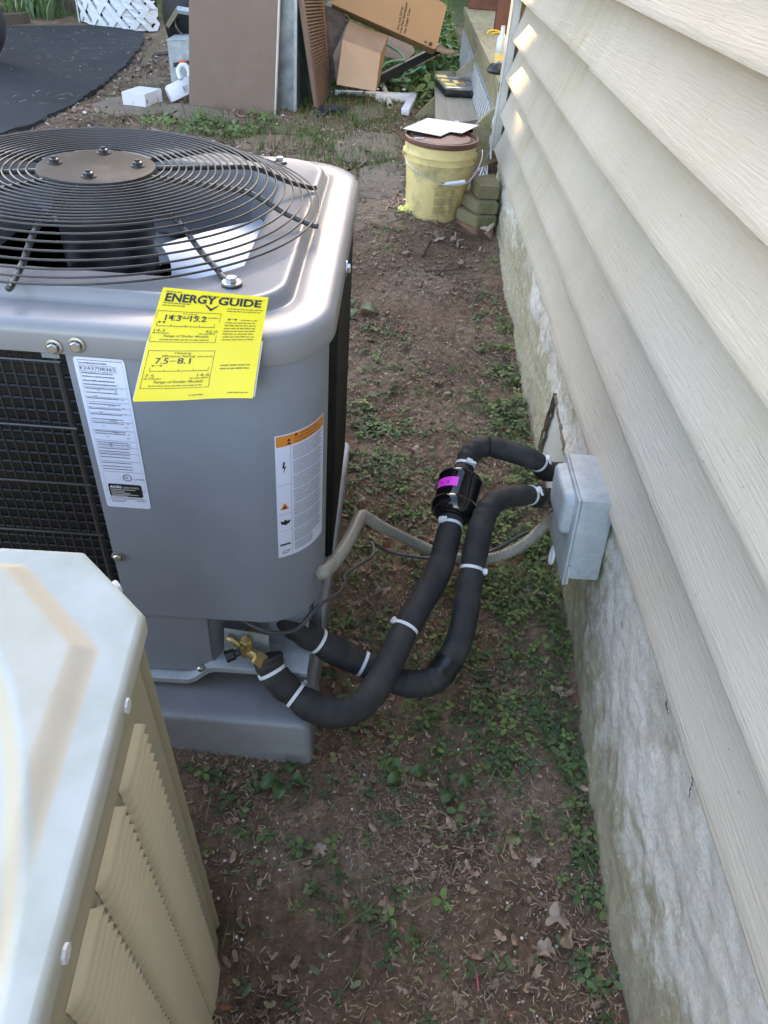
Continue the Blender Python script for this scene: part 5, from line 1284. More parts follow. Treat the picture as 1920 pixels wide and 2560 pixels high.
# vehicle tyre at the left edge
tc_ = GP(-72, 166); mb = MB(); tcn = A3((tc_[0], tc_[1], tc_[2]+.335))
mb.lathe(tcn, [(.20, -.10), (.29, -.105), (.325, -.09), (.335, -.05), (.335, .05), (.325, .09), (.29, .105), (.20, .10)], 56, axis=(.12, -1, 0), cap=(0, 0)); 
ty = empty('car_tyre', (tc_[0], tc_[1], tc_[2]), 'black rubber tyre at the left edge of the driveway', 'tyre'); mb.build('tread', 'tyre', ty, smooth=True, auto=40)
MB().lathe(tcn, [(.001, -.02), (.06, -.03), (.18, -.06), (.205, -.09), (.205, .09), (.001, .06)], 40, axis=(.12, -1, 0), cap=(0, 0)).build('rim', 'dark_metal', ty, smooth=True, auto=30)
# timber edging
p0, p1 = GP(12, 62), GP(72, 57); single(MB().obox((p0+p1)/2+A3((0, 0, .04)), (p1-p0)/2, (0, .06, 0), (0, 0, .05), .01), 'timber', 'twig', 'orange brown piece of timber at the far edge of the driveway', 'timber')

# ================================================================== DECK BEHIND THE HOUSE CORNER
n0 = AY(1229, 167, 5.25); zb2 = n0[2]; f0 = AZ(1160, 17, zb2); xb = (n0[0]+f0[0])/2
dk_ = empty('wooden_deck', (xb, 6, gz(6)), 'mossy wooden deck edge with white lattice under it behind the house corner', 'deck')
yF = f0[1]; MB().prism([(n0[0], n0[1]-.5, zb2), (f0[0], yF, zb2), (f0[0]+.34, yF, zb2), (n0[0]+.34, n0[1]-.5, zb2)], (0, 0, -.045)).build('beam_cap', 'wood_moss', dk_)
MB().prism([(n0[0]+.02, n0[1]-.5, zb2-.046), (f0[0]+.02, yF-.02, zb2-.046), (f0[0]+.06, yF-.02, zb2-.046), (n0[0]+.06, n0[1]-.5, zb2-.046)], (0, 0, -.13)).build('rim_joist', 'wood_moss', dk_)
ya, yb_ = n0[1]-.5, yF-.05
for sgn_ in (1, -1):
    c = ya-1.2
    while c < yb_+1.2:
        pts = []
        for h in np.linspace(0, 1, 5):
            y = c+sgn_*h*.55; z = gz(max(y, 3))-.02+(zb2-.16-gz(max(y, 3)))*h
            if ya <= y <= yb_: pts.append((y, z))
        if len(pts) > 1:
            o = 0 if sgn_ > 0 else -.010; vv = []
            for y, z in pts:
                xx = n0[0]+(f0[0]-n0[0])*(y-n0[1])/(yF-n0[1])+.016
                vv += [(xx+o, y-.024, z), (xx+o, y+.024, z), (xx+o+.008, y+.024, z), (xx+o+.008, y-.024, z)]
            build('lattice_strip', vv, [(i*4+q, i*4+(q+1) % 4, (i+1)*4+(q+1) % 4, (i+1)*4+q) for i in range(len(pts)-1) for q in range(4)]+[(0, 1, 2, 3)], 'lattice_white', dk_)
        c += .105
b0 = AZ(1207, 25, zb2); MB().box((b0[0]-.14, b0[1], zb2+.001), (b0[0]+.16, b0[1]+.12, zb2+1.6), .006).build('post', 'wood_redbrown', dk_)
b1 = AZ(1251, 84, zb2); MB().box((b1[0]-.05, b1[1], zb2+.001), (b1[0]+.07, b1[1]+.11, zb2+1.6), .006).build('post', 'wood_redbrown', dk_)
p = [AY(1209, 0, b1[1]+.3), AY(1224, 17, b1[1]+.3), AY(1240, 17, b1[1]+.3), AY(1240, -40, b1[1]+.3), AY(1190, -40, b1[1]+.3)]; MB().prism(p, (0, .05, 0)).build('rail_board', 'wood_redbrown', dk_)
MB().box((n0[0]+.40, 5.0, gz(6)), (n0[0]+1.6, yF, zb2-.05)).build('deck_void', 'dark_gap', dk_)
# step: weathered tread with stringers
stp = empty('wooden_step', AZ(1140, 300, gz(5)), 'weathered grey plank step between the bucket and the deck', 'step')
zt_ = .43
T = [AZ(1087, 178, zt_), AZ(1185, 178, zt_), AZ(1207, 298, zt_), AZ(1089, 312, zt_)]
MB().prism(T, (0, 0, -.045)).build('tread', 'wood_grey', stp)
P = [AY(1228, 278, 4.86), AY(1244, 266, 4.86), AY(1250, 400, 4.86), AY(1184, 425, 4.86), AY(1184, 318, 4.86)]
MB().prism(P, (0, .045, 0)).build('stringer', 'wood_moss', stp)
yl = (T[0][1]+T[3][1])/2
P = [AY(1086, 243, yl), AY(1086, 300, yl), AY(1024, 312, yl), AY(1034, 297, yl)]; MB().prism(P, (0, .045, 0)).build('stringer', 'wood_moss', stp)
P = [AY(1142, 182, 6.6), AY(1199, 128, 6.6), AY(1208, 150, 6.6), AY(1205, 186, 6.6)]; MB().prism(P, (0, .045, 0)).build('stringer', 'wood_grey', stp)
MB().box((T[3][0]+.12, T[3][1]+.1, gz(5)-.05), (T[3][0]+.20, T[0][1]-.1, zt_-.046)).build('support', 'wood_moss', stp)
# organizer case on the step
og = empty('organizer_case', AZ(1160, 215, zt_), 'black parts organizer case with a clear lid and yellow latches on the wooden step', 'case')
bl_, br_ = AZ(1111, 243, zt_), AZ(1212, 249, zt_); Lw = np.linalg.norm((br_-bl_)[:2]); uo = (br_-bl_)/Lw; vo = A3((-uo[1]-.06, uo[0], 0)); vo /= np.linalg.norm(vo); Dp = np.linalg.norm(AZ(1094, 192, zt_+.06)[:2]-bl_[:2])
def ob(u0, u1, v0, v1, z0, z1, name, mat, bev=.006):
    c = bl_+uo*(u0+u1)/2*Lw+vo*(v0+v1)/2*Dp; c = A3((c[0], c[1], zt_+(z0+z1)/2))
    return MB().obox(c, uo*(u1-u0)/2*Lw, vo*(v1-v0)/2*Dp, (0, 0, (z1-z0)/2), bev).build(name, mat, og, smooth=True, auto=30)
ob(.02, .98, .02, .98, .001, .050, 'case_base', 'black_plastic'); ob(0, 1, 0, 1, .0505, .068, 'case_lid', 'organizer_lid')
for a, b, c, d in ((.03, .30, .10, .26), (.03, .24, .46, .60), (.03, .28, .82, .96), (.32, .44, .30, .52)): ob(a, b, c, d, .0685, .080, 'latch', 'organizer_yellow')
ob(.46, .60, .30, .55, .0685, .0705, 'sticker', 'orange_label', 0)
for a in (.02, .62): ob(a, a+.3, -.02, .02, .012, .045, 'front_latch', 'black_plastic')
for k in range(7): ob(.10+.01*k, .96, .12+.12*k, .125+.12*k, .0682, .0715, 'lid_rib', 'organizer_lid', 0)
# things on the deck edge
yc = empty('cord_coil', AZ(1236, 106, zb2), 'coil of yellow cord hanging at the foot of the deck post', 'cord')
for k in range(5):
    c = AY(1236+.6*k, 84+5*k, b1[1]-.06); MB().tube([c+A3((.055*math.cos(a), .03*math.sin(a), .018*math.sin(a+.6*k))) for a in np.linspace(0, 2*PI, 25)[:-1]], .0055, 6, closed=True).build('loop', 'yellow_cord', yc, smooth=True)
sb_ = AZ(1245, 157, zb2); bt = empty('spray_bottle', sb_, 'clear bottle with a yellow green bottom on the deck edge', 'bottle')
MB().lathe(sb_, [(.001, .0), (.028, .0), (.030, .01), (.030, .055), (.001, .055)], 20, cap=(0, 0)).build('liquid', 'organizer_yellow', bt, smooth=True, auto=40)
MB().lathe(sb_, [(.001, .0555), (.030, .0555), (.029, .13), (.014, .16), (.013, .20), (.001, .20)], 20, cap=(0, 0)).build('bottle_body', 'bottle', bt, smooth=True, auto=40)
kb = AZ(1236, 186, zb2)
mb = MB(); L = []
for r, z in ((.001, 0), (.055, 0), (.062, .012), (.060, .02), (.045, .045), (.02, .06), (.001, .062)): L.append((r, z))
mb.lathe((kb[0]+.02, kb[1]+.05, zb2), L, 24, cap=(0, 0)); single(mb, 'tape_holder', 'black_plastic', 'rounded black plastic tool on the near end of the deck edge', 'tool', smooth=True, auto=40)

# ================================================================== FLAGSTONES
FLAGS = []
def flag(pix, mat, label, h=.013):
    P = [GP(*p) for p in pix]; FLAGS.append(np.array([p[:2] for p in P])); c = sum(P)/len(P); fine = []
    Q = spline(P+[P[0]], 5)[:-1]
    for q in Q: q = q+rng.normal(0, .008, 3)*A3((1, 1, 0)); fine.append(q)
    n = len(fine); L = []
    for ins, z in ((0, -.06), (0, h*.45), (.03, h*.85), (.09, h), (.5, h+.004)): L.append([(c[0]+(q[0]-c[0])*(1-ins), c[1]+(q[1]-c[1])*(1-ins), gz(q[1])+z+(rng.normal(0, .0025) if ins else 0)) for q in fine])
    v = [p for l in L for p in l]; f = [(j*n+i, j*n+(i+1) % n, (j+1)*n+(i+1) % n, (j+1)*n+i) for j in range(4) for i in range(n)]+[tuple(4*n+i for i in range(n))]
    o = build('flagstone', v, f, mat, None, smooth=True, auto=50); tag(o, label, 'flagstone', 'flagstones of the path')
flag([(232, 264), (300, 244), (410, 256), (412, 282), (330, 290), (250, 285)], 'stone', 'pale flagstone carrying the small white box')
flag([(398, 268), (460, 260), (560, 280), (600, 302), (520, 308), (430, 298)], 'stone', 'worn flagstone at the foot of the brown panel')
flag([(592, 356), (650, 343), (740, 344), (785, 352), (788, 370), (700, 382), (600, 374)], 'stone_red', 'reddish flagstone just beyond the heat pump')
flag([(826, 350), (900, 334), (990, 342), (1004, 372), (985, 398), (905, 408), (850, 398)], 'stone', 'largest brown flagstone left of the bucket lid')
flag([(896, 425), (990, 408), (1012, 440), (1008, 478), (960, 500), (905, 488)], 'stone', 'flat flagstone beside the lower part of the bucket')
flag([(880, 268), (945, 262), (962, 290), (910, 304), (868, 294)], 'stone', 'small grey flagstone near the white bracket')

# ================================================================== GROUND COVER
def scat(name, mat, tv, tf, pos, yaw, tilt, tdir, scale, tint, label, mat_parent=None):
    """many copies of one small template as ONE mesh; tf faces all of the same size"""
    tv = np.asarray(tv, float); tf = np.asarray(tf, np.int32); n = len(pos); T = len(tv); k = tf.shape[1]
    sc = np.asarray(scale, float); sc = sc[:, None]*np.ones((1, 3)) if sc.ndim == 1 else sc
    V = tv[None]*sc[:, None, :]
    cy, sy = np.cos(yaw), np.sin(yaw)
    X = V[..., 0]*cy[:, None]-V[..., 1]*sy[:, None]; Y = V[..., 0]*sy[:, None]+V[..., 1]*cy[:, None]; Z = V[..., 2]
    # tilt about a horizontal axis
    ax, ay = np.cos(tdir)[:, None], np.sin(tdir)[:, None]; ct, st_ = np.cos(tilt)[:, None], np.sin(tilt)[:, None]
    dot = X*ax+Y*ay; cx, cyy, cz = ay*Z, -ax*Z, ax*Y-ay*X
    X2 = X*ct+cx*st_+ax*dot*(1-ct); Y2 = Y*ct+cyy*st_+ay*dot*(1-ct); Z2 = Z*ct+cz*st_
    P = np.stack([X2, Y2, Z2], -1)+np.asarray(pos)[:, None, :]
    F = (tf[None]+(np.arange(n)*T)[:, None, None]).reshape(-1, k)
    me = bpy.data.meshes.new(name); me.vertices.add(n*T); me.vertices.foreach_set('co', P.reshape(-1).astype(np.float32))
    me.loops.add(F.size); me.loops.foreach_set('vertex_index', F.ravel().astype(np.int32)); me.polygons.add(len(F))
    me.polygons.foreach_set('loop_start', np.arange(0, F.size, k, dtype=np.int32))
    me.update(calc_edges=True); me.validate()
    a = me.attributes.new('tint', 'FLOAT', 'FACE'); a.data.foreach_set('value', np.repeat(tint, len(tf)).astype(np.float32))
    me.polygons.foreach_set('use_smooth', [True]*len(F))
    me.materials.append(MT[mat]); o = bpy.data.objects.new(name, me); link(o)
    return stuff(o, label)
def vnoise(x, y, s, seed=0):
    r = np.zeros_like(x); q = np.random.default_rng(seed)
    for k in range(5):
        a, b, c = q.uniform(-1, 1, 2)*s*(1.0+.6*k), q.uniform(0, 6), .9**k
        r = r+c*np.sin(a[0]*x+a[1]*y+b) if False else r+np.sin((a[0])*x*1.0+(a[1])*y+b)
    return r/5
drv = np.array([p for p in poly])
def inpoly(x, y, P):
    c = np.zeros(len(x), bool); n = len(P); j = n-1
    for i in range(n):
        xi, yi = P[i]; xj, yj = P[j]
        c ^= ((yi > y) != (yj > y)) & (x < (xj-xi)*(y-yi)/(yj-yi+1e-12)+xi); j = i
    return c
PADP = np.array([prot(-.70+sx*.607, 1.62+sy*.61) for sx, sy in ((-1, -1), (1, -1), (1, 1), (-1, 1))])
OLDP = np.array([p+(0, .06) for p in OCT])
def free(x, y, m=0):
    ok = (x < XW+.012-m) & ~inpoly(x, y, PADP) & ~inpoly(x, y, OLDP)
    ok &= np.hypot(x-BC[0], y-BC[1]) > .16+m
    ok &= ~((x > .40) & (y > 4.02) & (y < 4.4))
    if m >= 0:
        for P in FLAGS: ok &= ~inpoly(x, y, P) | (rng.uniform(0, 1, len(x)) < .04)
    return ok | ((y > YC+.1) & (x < .62))
def samp(n, x0, x1, y0, y1, dens, m=0, drive_ok=False):
    x = rng.uniform(x0, x1, n); y = rng.uniform(y0, y1, n); k = rng.uniform(0, 1, n) < dens(x, y); k &= free(x, y, m)
    if not drive_ok: k &= ~inpoly(x, y, drv)
    x, y = x[k], y[k]; return np.stack([x, y, ground_z(x, y)], 1)
def rnd(n, a=0, b=1): return rng.uniform(a, b, n)
def G2(x, y, cx, cy, sx, sy): return np.exp(-((x-cx)/sx)**2-((y-cy)/sy)**2)
strip_v = [(-.5, -.5, 0), (-.5, .5, 0), (-.17, -.5, .10), (-.17, .5, .10), (.17, -.5, .10), (.17, .5, .10), (.5, -.5, 0), (.5, .5, 0)]
strip_f = [(0, 2, 3, 1), (2, 4, 5, 3), (4, 6, 7, 5)]
ones = lambda x, y: np.ones_like(x)
cl1 = lambda x, y, s: .5+.5*np.clip(vnoise(x, y, s, 5)*2.2, -1, 1)
# pine needles and dry grass shreds
def needles(n, x0, x1, y0, y1, dens, wmin, wmax, lmin, lmax, label, dr_=False, dz=.002, ybias=None):
    p = samp(n, x0, x1, y0, y1, dens, -.001, dr_); n = len(p); p[:, 2] += rnd(n, .0005, .010)+(dz)
    if dr_: p[:, 2] += .03*inpoly(p[:, 0], p[:, 1], drv)
    L = rnd(n, lmin, lmax); sc = np.stack([L, rnd(n, wmin, wmax), L*rnd(n, -.6, 1.6)], 1)
    return scat('dry_needles', 'litter', strip_v, strip_f, p, rnd(n, 0, 2*PI), rnd(n, -.22, .22), rnd(n, 0, 6.28), sc, np.clip(rng.normal(.50, .24, n), 0, 1), label)
needles(78000, -.5, .62, .25, 4.4, lambda x, y: .10+.90*cl1(x, y, 6), .0010, .0030, .004, .019, 'dry needles and grass shreds strewn over the soil')
needles(14000, -3.2, -.5, .6, 4.3, lambda x, y: .3+.7*cl1(x, y, 4), .002, .004, .02, .06, 'dry shreds on the soil beyond the heat pump')
needles(26000, -3.4, .9, 4.2, 8.6, lambda x, y: .35+.65*cl1(x, y, 3), .003, .007, .03, .09, 'dry shreds and bark scattered round the path')
needles(620, -4.2, -2.2, 5.2, 8.6, lambda x, y: .3+.7*cl1(x, y, 4), .003, .006, .03, .10, 'dry pine needles scattered over the driveway', True)
# pale chips
ch_v = [(-.5, -.35, 0), (.5, -.4, 0), (.35, .5, .12), (-.4, .4, .05)]
p = samp(2600, -.5, .62, .25, 4.4, lambda x, y: .25+.75*cl1(x, y, 7)); n = len(p); p[:, 2] += .006
scat('pale_chips', 'chip', ch_v, [(0, 1, 2, 3)], p, rnd(n, 0, 6.28), rnd(n, -.4, .4), rnd(n, 0, 6.28), rnd(n, .002, .0075), rnd(n, 0, .75), 'small pale chips and gravel on the soil')
p = samp(1100, -3.2, .9, 4.3, 8.6, lambda x, y: .3+.7*cl1(x, y, 3)); n = len(p); p[:, 2] += .008
scat('pale_chips', 'chip', ch_v, [(0, 1, 2, 3)], p, rnd(n, 0, 6.28), rnd(n, -.4, .4), rnd(n, 0, 6.28), rnd(n, .010, .032), rnd(n, 0, .7), 'pale leaf scraps and chips round the path')
# small dead leaf scraps
def leaf_geo(lobes=5, seed=0, curl=.35, n=26):
    q = random.Random(seed); v = [(0, 0, 0)]; ph = q.uniform(0, 6)
    for i in range(n):
        a = 2*PI*i/n
        if lobes > 1: r = .5*(.60+.40*abs(math.cos(a*lobes/2))**.7)*(1.0 if abs(a-PI) > .35 else .55)+q.uniform(-.02, .03)
        else: r = .5*(.40+.60*abs(math.cos(a))**1.4)
        v.append((r*math.cos(a), r*math.sin(a)*(.95 if lobes > 1 else .8), curl*r*r*1.6*math.cos(2*a+ph)+curl*.25*math.sin(3*a+ph)*r+q.uniform(-.012, .012)))
    return v, [(0, i+1, (i+1) % n+1) for i in range(n)]
lv_v, lv_f = leaf_geo(1, 2, .5, 10)
p = samp(3200, -.5, .62, .3, 4.35, lambda x, y: .25+.75*cl1(x, y, 6)); n = len(p); p[:, 2] += .008
scat('leaf_scraps', 'dead_leaf', lv_v, lv_f, p, rnd(n, 0, 6.28), rnd(n, -.5, .5), rnd(n, 0, 6.28), rnd(n, .008, .034), rnd(n, 0, .9), 'small brown leaf scraps on the soil')
p = samp(1500, -3.2, .9, 4.3, 9.5, lambda x, y: .2+.8*cl1(x, y, 4)); n = len(p); p[:, 2] += .01
scat('leaf_scraps', 'dead_leaf', lv_v, lv_f, p, rnd(n, 0, 6.28), rnd(n, -.5, .5), rnd(n, 0, 6.28), rnd(n, .03, .09), rnd(n, .1, 1), 'small brown leaf scraps round the path')
# wild strawberry / clover: three creased leaflets
def trefoil():
    v = []; f = []
    for a0 in (0, 2.1, -2.1):
        k = len(v); c, s = math.cos(a0), math.sin(a0)
        loc = [(.04, 0, .0), (.28, .20, .05), (.36, 0, .015), (.28, -.20, .05), (.55, .22, .03), (.62, 0, -.01), (.55, -.22, .03), (.74, .06, -.04), (.74, -.06, -.04)]
        v += [(x*c-y*s, x*s+y*c, z) for x, y, z in loc]
        f += [(k, k+2, k+1), (k, k+3, k+2), (k+1, k+2, k+5), (k+1, k+5, k+4), (k+2, k+3, k+6), (k+2, k+6, k+5), (k+4, k+5, k+7), (k+5, k+8, k+7), (k+5, k+6, k+8)]
    return v, f
tr_v, tr_f = trefoil()
def cover(x, y):
    w = np.clip((x-.30)/.24, 0, 1)
    d = 1.0*G2(x, y, .56, 2.35, .17, .80)+.9*G2(x, y, .50, 1.62, .16, .40)+.95*G2(x, y, .02, 2.35, .17, .42)+.55*G2(x, y, .30, 1.75, .40, .40)
    d = d+.50*G2(x, y, .27, 1.35, .33, .25)+.46*G2(x, y, .20, 1.0, .42, .14)+.75*G2(x, y, .47, 1.12, .08, .12)+.85*G2(x, y, .57, .82, .04, .25)+.9*G2(x, y, .58, .58, .035, .12)+.26*G2(x, y, -.10, .84, .30, .12)+.24*G2(x, y, .1, .60, .35, .2)
    d = d+.8*G2(x, y, .575, 2.1, .06, 1.1)+.7*G2(x, y, .575, 1.2, .05, .35)+.25*G2(x, y, .05, 3.0, .12, .12)+.45*G2(x, y, .02, 4.1, .10, .30)
    return np.clip(d*(.10+1.15*cl1(x, y, 13)**1.4)-.04, 0, 1)
p = samp(21000, -.5, .615, .3, 4.4, cover, .004); n = len(p)
hgt_ = rnd(n, .006, .030)*(.6+.8*G2(p[:, 0], p[:, 1], .56, 2.2, .2, 1)); p[:, 2] += hgt_
sz = np.clip(rng.lognormal(math.log(.0195), .38, n), .008, .036)
tcl = np.clip(rng.normal(.44, .27, n)-.10*(p[:, 1] < 1.3), 0, 1)
scat('ground_cover', 'clover', tr_v, tr_f, p, rnd(n, 0, 6.28), np.abs(rng.normal(0, .38, n)), rnd(n, 0, 6.28), sz, tcl, 'low three leaved clover and strawberry plants along the wall and path')
p = samp(5200, -.45, .61, .35, 4.3, lambda x, y: np.clip(.08+.9*G2(x, y, .12, 1.75, .26, .45)+.5*G2(x, y, .3, 1.1, .35, .4)+.5*cover(x, y), 0, 1)*(.2+.8*cl1(x, y, 9))); n = len(p); p[:, 2] += rnd(n, .004, .014)
scat('ground_cover', 'weed_leaf', lv_v, lv_f, p, rnd(n, 0, 6.28), rnd(n, -.4, .4), rnd(n, 0, 6.28), np.clip(rng.lognormal(math.log(.018), .35, n), .008, .04), np.clip(rng.normal(.5, .28, n), 0, 1), 'small flat weeds with grey green and yellowing leaves')
# runners and stems
pts = samp(1500, -.45, .6, .35, 4.2, lambda x, y: np.clip(cover(x, y)+.10, 0, 1)); n = len(pts); pts[:, 2] += .006
st_v = [(t-.5, (.5 if s else -.5), .25*math.sin(PI*t)) for t in (0, .33, .66, 1) for s in (0, 1)]
st_v = [(x, y*1.0+.0, z) for x, y, z in st_v]
scat('runners', 'stem', st_v, [(0, 2, 3, 1), (2, 4, 5, 3), (4, 6, 7, 5)], pts, rnd(n, 0, 6.28), rnd(n, -.2, .2), rnd(n, 0, 6.28), np.stack([rnd(n, .03, .14), rnd(n, .0014, .0030), rnd(n, .0, .05)], 1), rnd(n, .2, .9), 'thin plant runners creeping over the soil')
# grass blades
bl_v = [(-.5, 0, 0), (.5, 0, 0), (-.38, .12, .45), (.38, .12, .45), (-.2, .38, .82), (.2, .38, .82), (0, .75, 1.0), (.02, .75, 1.0)]
bl_f = [(0, 1, 3, 2), (2, 3, 5, 4), (4, 5, 7, 6)]
def grass(n, x0, x1, y0, y1, dens, h0, h1, w0, w1, label, tmean=.5):
    p = samp(n, x0, x1, y0, y1, dens); n = len(p); h = rnd(n, h0, h1)
    return scat('grass', 'grass', bl_v, bl_f, p, rnd(n, 0, 6.28), rnd(n, 0, .75), rnd(n, 0, 6.28), np.stack([rnd(n, w0, w1), h*rnd(n, .3, 1), h], 1), np.clip(rng.normal(tmean, .25, n), 0, 1), label)
grass(5200, -.45, .6, .35, 4.3, lambda x, y: np.clip(.10+.5*cover(x, y)+.6*G2(x, y, .0, 1.75, .12, .3)+.35*G2(x, y, .0, .85, .4, .2), 0, 1), .018, .055, .0018, .0036, 'sparse short grass blades near the heat pump', .35)
grass(26000, -2.4, .3, 4.6, 6.6, lambda x, y: np.clip(.85*G2(x, y, -.75, 5.55, .55, .28)+.7*G2(x, y, -.35, 6.1, .35, .3)+.6*G2(x, y, -1.5, 5.75, .4, .22)+.7*G2(x, y, -.1, 5.35, .22, .3)+.5*G2(x, y, -1.95, 6.6, .25, .4)+.4*G2(x, y, -.2, 5.0, .5, .2), 0, 1)*(.25+.75*cl1(x, y, 6)), .02, .085, .004, .008, 'dry grass tufts between the flagstones', .42)
grass(9000, -1.1, .62, 6.2, 7.4, lambda x, y: (.35+.65*cl1(x, y, 5))*np.clip((y-6.25)/.4, .15, 1),   .015, .048, .005, .010, 'short grass round the cartons and the white bracket', .6)
grass(46000, -1.2, .62, 7.2, 13.5, lambda x, y: np.clip(.3+.9*G2(x, y, .3, 9, .8, 3), 0, 1)*(.35+.65*cl1(x, y, 4)), .04, .14, .008, .018, 'lush green grass and weeds beyond the cartons', .62)
grass(15000, -6.5, -2.2, 9.3, 15, lambda x, y: .25+.75*cl1(x, y, 3), .025, .085, .010, .018, 'green lawn beyond the driveway', .55)
# bigger weeds beyond
p = samp(1700, -.9, .9, 6.8, 13, lambda x, y: np.clip(.15+G2(x, y, .35, 8.7, .5, 2.4), 0, 1)*(.3+.7*cl1(x, y, 5))); n = len(p); p[:, 2] += rnd(n, .02, .14)
scat('ground_cover', 'clover', tr_v, tr_f, p, rnd(n, 0, 6.28), rnd(n, 0, .9), rnd(n, 0, 6.28), rnd(n, .06, .15), np.clip(rng.normal(.7, .2, n), 0, 1), 'broad leaved weeds beyond the cartons')
p = samp(900, -1.8, -.4, 5.2, 6.2, lambda x, y: np.clip(.9*G2(x, y, -1.35, 5.6, .35, .12)+.8*G2(x, y, -1.0, 6.0, .12, .08)+.6*G2(x, y, -2.0, 5.75, .2, .1), 0, 1)); n = len(p); p[:, 2] += rnd(n, .01, .06)
scat('ground_cover', 'clover', tr_v, tr_f, p, rnd(n, 0, 6.28), rnd(n, 0, .8), rnd(n, 0, 6.28), rnd(n, .03, .075), np.clip(rng.normal(.75, .15, n), 0, 1), 'green weeds at the foot of the brown panel')

# ---------------------------------------------------------------- single leaves, twigs and oddments
LEAF = {}
def leaf(px, py, size, yaw, mat, label, lobes=5, seed=1, tilt=(.1, 0), curl=.35, dz=.012):
    key = (lobes, seed, curl, mat)
    if key not in LEAF:
        v, f = leaf_geo(lobes, seed, curl, 40 if lobes > 1 else 22)
        me = bpy.data.meshes.new('fallen_leaf'); me.from_pydata(v, [], f); me.materials.append(MT[mat])
        me.attributes.new('tint', 'FLOAT', 'FACE').data.foreach_set('value', [.55]*len(f)); LEAF[key] = me
    o = bpy.data.objects.new('fallen_leaf', LEAF[key]); link(o); p = GP(px, py); o.location = (p[0], p[1], p[2]+dz); o.scale = (size,)*3; o.rotation_euler = (tilt[0], tilt[1], R(yaw))
    return tag(o, label, 'leaf', 'fallen leaves on the soil')
K = 1920/1659
def dleaf(x, y, *a, **k): return leaf(x*K, y*K, *a, **k)
dleaf(897, 978, .060, 80, 'pink_leaf', 'pinkish lobed maple leaf on the clover left of the filter drier', 5, 3, (.25, 0), .5)
dleaf(1198, 1607, .075, 20, 'grey_leaf', 'large flat grey brown leaf against the foundation beyond the lower wall crack', 1, 5, (.05, .35), .3, .02)
dleaf(1205, 1990, .062, 60, 'grey_leaf', 'upper piece of the big dry leaf by the foundation near the bottom of the view', 5, 6, (.2, .2), .7, .02)
dleaf(1178, 2055, .045, 140, 'grey_leaf', 'lower crumpled grey leaf by the foundation near the bottom of the view', 5, 7, (.1, 0), .6)
dleaf(1222, 2030, .050, 250, 'dead_leaf', 'dark curled leaf piece beside the big dry leaf near the bottom of the view', 1, 4, (.5, .2), .9, .02)
dleaf(1118, 1465, .042, 30, 'dead_leaf', 'brown curled leaf between the lower pipe bend and the foundation', 1, 8, (.35, 0), .9, .016)
dleaf(1198, 1502, .045, 110, 'grey_leaf', 'crumpled grey leaf at the foundation right of the bright green clump', 5, 9, (.3, .3), .9, .02)
dleaf(880, 553, .055, 70, 'grey_leaf', 'pale upright curled leaf on bare soil below the bucket', 1, 10, (.8, .2), 1.2, .03)
dleaf(838, 1190, .045, 20, 'orange_leaf', 'orange brown leaf beside the thin control cable', 5, 11, (.3, .1), .6)
dleaf(825, 1278, .050, 75, 'grey_leaf', 'grey torn leaf under the cable left of the pipes', 5, 12, (.15, 0), .6)
dleaf(1130, 1215, .050, 15, 'orange_leaf', 'rust brown leaf under the conduit before the junction box', 5, 13, (.2, .2), .7)
dleaf(1152, 1290, .055, 140, 'grey_leaf', 'long grey leaf on the clover below the junction box', 1, 14, (.25, .3), .7, .02)
dleaf(1120, 1330, .050, 200, 'grey_leaf', 'broad grey leaf left of the foundation and right of the second pipe', 5, 15, (.2, .2), .7, .02)
dleaf(1140, 1370, .030, 100, 'dead_leaf', 'small brown leaf in front of the second pipe', 1, 16, (.3, 0), .9)
dleaf(770, 1545, .042, 35, 'dead_leaf', 'brown leaf tucked under the lowest bend of the front pipe', 1, 17, (.3, .1), .5)
dleaf(1062, 1535, .028, 10, 'dead_leaf', 'small tan leaf right of the stone under the pipes', 1, 18, (.1, 0), .4)
dleaf(510, 1695, .028, 80, 'dead_leaf', 'narrow tan leaf on bare soil in front of the pad', 1, 19, (.2, .2), .6)
dleaf(1100, 2195, .018, 10, 'orange_leaf', 'orange leaf scrap at the bottom of the view', 1, 20, (.1, 0), .4)
dleaf(488, 2180, .022, 0, 'orange_leaf', 'round reddish leaf beside the old air conditioner', 1, 21, (.1, 0), .2)
dleaf(975, 1790, .030, 60, 'pink_leaf', 'small pink leaf in the middle of the soil strip', 5, 22, (.1, .1), .4)
dleaf(1105, 1700, .038, 20, 'dead_leaf', 'tan folded leaf on the soil right of the plantain leaves', 1, 23, (.3, .1), .8)
dleaf(790, 355*1.0, .09, 60, 'grey_leaf', 'curled leaf on the flagstone behind the heat pump', 1, 24, (.4, 0), 1)
dleaf(945, 523, .070, 40, 'grey_leaf', 'left one of the two grey leaves at the foot of the bucket', 5, 25, (.5, .2), 1.0, .03)
dleaf(985, 530, .070, 150, 'grey_leaf', 'right one of the two grey leaves at the foot of the bucket', 5, 26, (.5, -.2), 1.0, .03)
dleaf(1052, 520, .085, 20, 'grey_leaf', 'large grey leaf between the brick stack and the foundation', 5, 27, (.9, .3), .8, .05)
dleaf(1040, 548, .055, 110, 'dead_leaf', 'brown leaf in front of the brick stack beside the wall', 1, 28, (.3, .2), .8, .02)
dleaf(850, 520, .050, 30, 'dead_leaf', 'brown leaf on the soil left of the bucket foot', 1, 29, (.4, .0), .9, .02)
dleaf(868, 716, .045, 80, 'orange_leaf', 'reddish bark like leaf on bare soil between pump and wall', 1, 30, (.2, .2), .6)
dleaf(848, 712+190, .030, 20, 'orange_leaf', 'orange leaf scrap on the soil beside the black coil', 1, 31, (.2, .2), .4)
